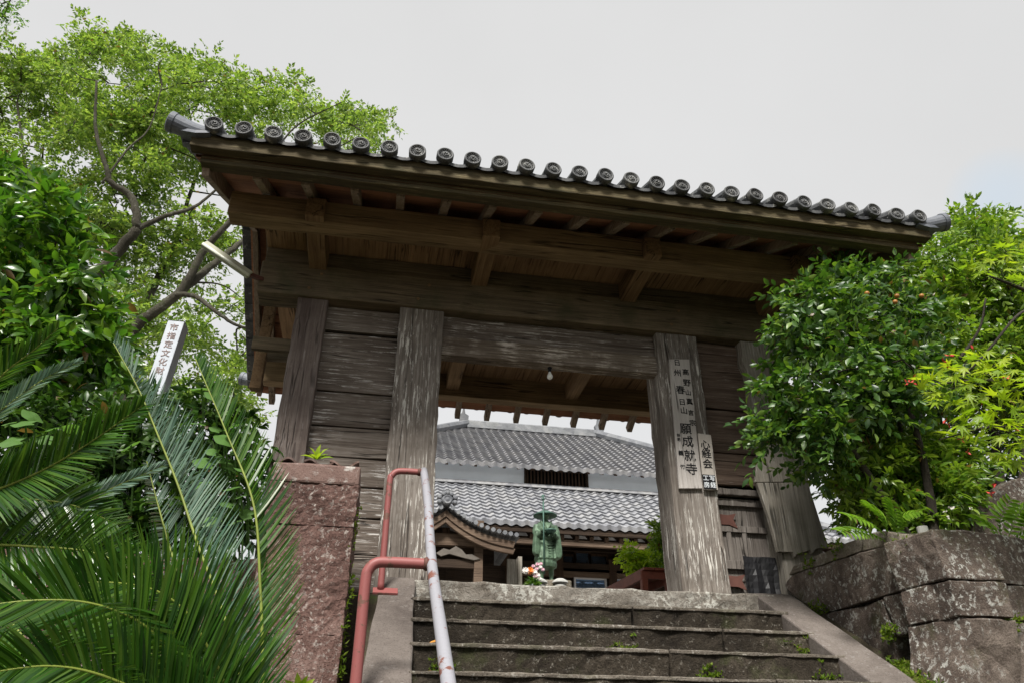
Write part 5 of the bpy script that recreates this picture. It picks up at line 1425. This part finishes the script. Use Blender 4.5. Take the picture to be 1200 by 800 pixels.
frond('frond', fr3([(-140, 650, -2.8), (-60, 590, -2.85), (0, 572, -2.9), (55, 548, -2.95), (110, 515, -2.98), (168, 474, -3.0)]), DN, DB, .23, cy2, n=92, ca=.75)
frond('frond', fr3([(-140, 640, -2.7), (-60, 510, -2.8), (0, 442, -2.85), (40, 410, -2.88), (68, 385, -2.9)]), DN, DB, .19, cy2, n=84, ca=.9)
frond('frond', fr3([(-140, 645, -2.6), (-60, 540, -2.5), (0, 482, -2.45), (50, 445, -2.42), (92, 424, -2.4)]), (.2, -.5, -.8), (.2, -.5, .8), .15, cy2, mat=L['cycad_sheen'], n=80, ca=1.)['label'] = 'frond with bluish sky sheen in its colour'
frond('frond', fr3([(-140, 660, -2.6), (-20, 622, -2.5), (60, 606, -2.45), (130, 572, -2.4), (202, 540, -2.35)]), (.2, -.5, -.7), (.1, -.3, .8), .13, cy2, mat=L['cycad_sheen'], n=84, ca=1.1)
frond('frond', fr3([(-140, 660, -2.75), (-40, 640, -2.8), (40, 640, -2.85), (120, 650, -2.9), (180, 690, -2.95)]), (.1, -.4, -1), (.1, -.4, .9), .26, cy2, n=88)
frond('frond', fr3([(-140, 660, -2.7), (-60, 600, -2.6), (10, 585, -2.5), (80, 590, -2.45), (140, 615, -2.4)]), (.1, -.4, -1), (.1, -.4, .9), .25, cy2, n=84)
frond('frond', fr3([(-145, 665, -2.8), (-80, 680, -3.0), (-20, 700, -3.1), (30, 750, -3.2), (60, 820, -3.25)]), (.5, -.4, -.6), (-.3, -.4, -.6), .25, cy2, n=80)

# ---- large-leaved plants between cycad and gate
def bigleaf(foot, items, label, mat=L['big'], group='large leaved plants behind the cycad'):
    t = thing('butterbur_plant', foot, label, 'plant', group)
    for px_, py_, Y, r, ax in items:
        c = at(px_, py_, Y); n = 22; V = [c]; F = []
        nrm = unit(np.array(ax, float)); e1 = unit(np.cross(nrm, [0.05, 1, .1])); e2 = np.cross(nrm, e1)
        for ring in (.5, 1.):
            for j in range(n):
                a_ = 2 * math.pi * j / n; k = 1 - .55 * math.exp(-((a_ - math.pi) / .35) ** 2) + .04 * math.sin(5 * a_)
                V.append(c + (e1 * math.cos(a_) + e2 * math.sin(a_)) * r * ring * k - nrm * r * (.12 * ring * ring - .05 * math.sin(a_ * 4) * ring))
        for j in range(n): F.append((0, 1 + j, 1 + (j + 1) % n, 0)); F.append((1 + j, 1 + n + j, 1 + n + (j + 1) % n, 1 + (j + 1) % n))
        f3 = []
        for q in F:
            if q[0] == q[3]: f3.append(q[:3])
            else: f3 += [(q[0], q[1], q[2]), (q[0], q[2], q[3])]
        o = npobj('leaf', V, f3, mat, t, smooth=True)
        MB().tube(spline([c + [.05, .25, -.45], c + [.03, .13, -.2], c], 5), .007, 6).build('stalk', mat, o, smooth=True, fix=False)
    return t
def blv(pts, Y): return [(x + rng.normal(0, 3), y + rng.normal(0, 3), Y + rng.normal(0, .08), rng.uniform(.05, .095), (rng.normal(0, .3), -.45 + rng.normal(0, .25), .8)) for x, y in pts]
bigleaf((at(265, 650, -1.05)[0], -1.05, -1.3), blv([(262, 480), (245, 525), (268, 515), (270, 548), (285, 580), (238, 455), (250, 500), (280, 610), (240, 565), (255, 465), (275, 500), (258, 540), (288, 555), (262, 590), (246, 545), (292, 600), (232, 490), (270, 570), (250, 610), (280, 530)], -1.0), 'pale round leaved plants between the cycad frond and the pier')
bigleaf((at(60, 640, -1.0)[0], -1.0, -1.3), blv([(44, 487), (20, 512), (70, 520), (60, 500), (30, 495), (150, 520), (135, 505), (52, 515), (10, 495), (84, 505)], -.95), 'pale round leaves poking out among the fronds at the left')
# lime rosette on top of the pier
lr = thing('lime_seedling', at(370, 541, -.75), 'small lime green leafy seedling growing on top of the reddish stone pier', 'plant')
c = at(371, 538, -.8)
ds = np.array([(-1, -.2, .25), (-.45, -.3, .75), (.1, -.3, .9), (.55, -.1, .8), (1, -.2, .22), (.3, -.7, .35), (-.4, -.7, .3), (.75, .3, .7), (-.6, .4, .6)])
leaves('foliage', np.tile(c, (9, 1)), ds, np.cross(np.cross(ds, [0, -.6, 1.]), ds), np.array([.125, .11, .12, .125, .13, .09, .08, .11, .1]), np.array([.036, .04, .042, .038, .036, .035, .033, .036, .036]), L['lime'], lr, 'fine')
lr2 = thing('lime_seedling', at(350, 805, -2.6), 'lime green leaf tips at the bottom edge in front of the pier', 'plant')
c = at(350, 812, -2.6); ds = np.array([(-.2, -.2, 1), (.5, -.2, .5), (.9, 0, .25), (-.6, -.3, .5), (.3, -.5, .7)])
leaves('foliage', np.tile(c, (5, 1)), ds, np.cross(np.cross(ds, [0, -1., .3]), ds), np.full(5, .09), np.full(5, .035), L['lime'], lr2, 'fine')

# ---- shrubs inside the gate
def small_shrub(label, poly, Y, ncl, mat, foot, lm, rad=.1):
    return shrub('potted_shrub' if False else 'young_shrub', label, 'shrub', poly, Y, .18, ncl, rad, 8, .16, 7, lm, .48, mat, foot, stem_r=.018, twr=.004, group='shrubs inside the gate')
small_shrub('lime green leafy shrub behind the red brown bench', [(733, 645), (742, 642), (752, 650), (765, 643), (775, 640), (790, 645), (792, 670), (745, 672), (736, 660)], 3.8, 36, L['lime'], (at(765, 690, 3.8)[0], 3.8, -.12), .075, .10)
small_shrub('darker upright shrub half hidden by the right gate post', [(772, 668), (773, 635), (778, 606), (790, 600), (800, 640), (795, 670)], 3.2, 34, L['bright'], (at(785, 690, 3.2)[0], 3.2, -.12), .07, .09)

# ---- moss, weeds and fallen leaves
P = []; 
for k in range(6):
    y1 = -.5 - RUN * (k + 1) + .02; z1 = -.12 - RISE * (k + 1)
    for _ in range(26):
        P.append((rng.choice([rng.uniform(-1.3, -1.05), rng.uniform(1.35, 1.56), rng.uniform(-1.3, 1.56)], p=[.3, .3, .4]), y1 + RUN - .03 + rng.normal(0, .012), z1))
for cx, k in ((.15, 2), (.35, 4), (-.1, 4), (.62, 3), (1.42, 3), (1.35, 4), (1.48, 2), (-1.2, 4), (-1.2, 5), (-1.15, 3)):
    y1 = -.5 - RUN * k - .012; z1 = -.12 - RISE * (k + 1)
    for _ in range(26): P.append((cx + rng.normal(0, .05), y1 + rng.normal(0, .012), z1 + abs(rng.normal(0, .05))))
P = np.array(P); P = np.repeat(P, 6, axis=0) + rng.normal(0, .012, (len(P) * 6, 3)) * [1, .5, .2]
D = rng.normal(0, .8, P.shape) * [1, 1, .4] + [0, -.35, .7]
tag(leaves('step_weeds', P, D, rng.normal(0, 1, P.shape), rng.uniform(.015, .04, len(P)), rng.uniform(.008, .02, len(P)), L['weed']), 'small green weeds and moss tufts in the joints of the steps', 'weeds', kind='stuff')
P = np.array([(x, y, -.16 + .6 * (y + .44) + .07 - .29 * max(0., min(1., (y + 1.75) / .6)) + .10 * ((x - 1.88) / .26) ** 1.3) for x, y in zip(rng.uniform(1.9, 2.13, 2600), -.5 - 2.4 * rng.uniform(0, 1, 2600) ** .7)])
D = rng.normal(0, .8, P.shape) * [1, 1, .5] + [-.1, -.2, .8]
tag(leaves('bank_moss', P, D, rng.normal(0, 1, P.shape), rng.uniform(.012, .05, len(P)), rng.uniform(.006, .02, len(P)), L['weed']), 'yellow green moss and weeds between the side slab and wall', 'weeds', kind='stuff')
# weeds in the wall joints and along the pier
P = []
for x, y, k in ((958, 713, 14), (1041, 742, 20), (1051, 783, 20), (1057, 640, 10), (1185, 730, 16), (975, 640, 12), (947, 655, 10)):
    for _ in range(k): P.append(onplane(x + rng.normal(0, 5), y + rng.normal(0, 6), (2.07, 0, 0), (1, 0, 0)) if x < 1100 else onplane(x + rng.normal(0, 6), y + rng.normal(0, 6), cp + [0, -.04, 0], dn))
P += [np.array([PX1 + .01, PY0 + .02 + rng.uniform(0, .1), rng.uniform(-1.3, .3)]) for _ in range(60)]
P = np.repeat(np.array(P), 5, axis=0); P += rng.normal(0, .012, P.shape)
D = rng.normal(0, .8, P.shape) + [-.2, -.5, .4]
tag(leaves('wall_weeds', P, D, rng.normal(0, 1, P.shape), rng.uniform(.02, .055, len(P)), rng.uniform(.01, .024, len(P)), L['weed']), 'little weeds sprouting from the joints of the wall and pier', 'weeds', kind='stuff')
OL = plain('orange_leaf', (.55, .25, .05), .6, .2)
for i, (x, y, ax) in enumerate(((503, 753.5, -1.17), (1022, 785, 1.95))):
    k = 3 if i == 0 else 0
    c = np.array([at(503, 753, -1.47)[0], -1.47, -.72 + .006]) if i == 0 else np.array([1.97, -1.78, -.16 + .6 * (-1.78 + .44) + .07 + .04])
    o = leaves('fallen_leaf', np.array([c]), np.array([(1., -.3, .12)]), np.array([(0, -.5, 1.)]), np.array([.075]), np.array([.05]), OL, None, 'fine')
    tag(o, ['orange fallen leaf lying on a step beside the handrail', 'orange fallen leaf on the mossy strip under the stone wall'][i], 'leaf', 'fallen leaves')
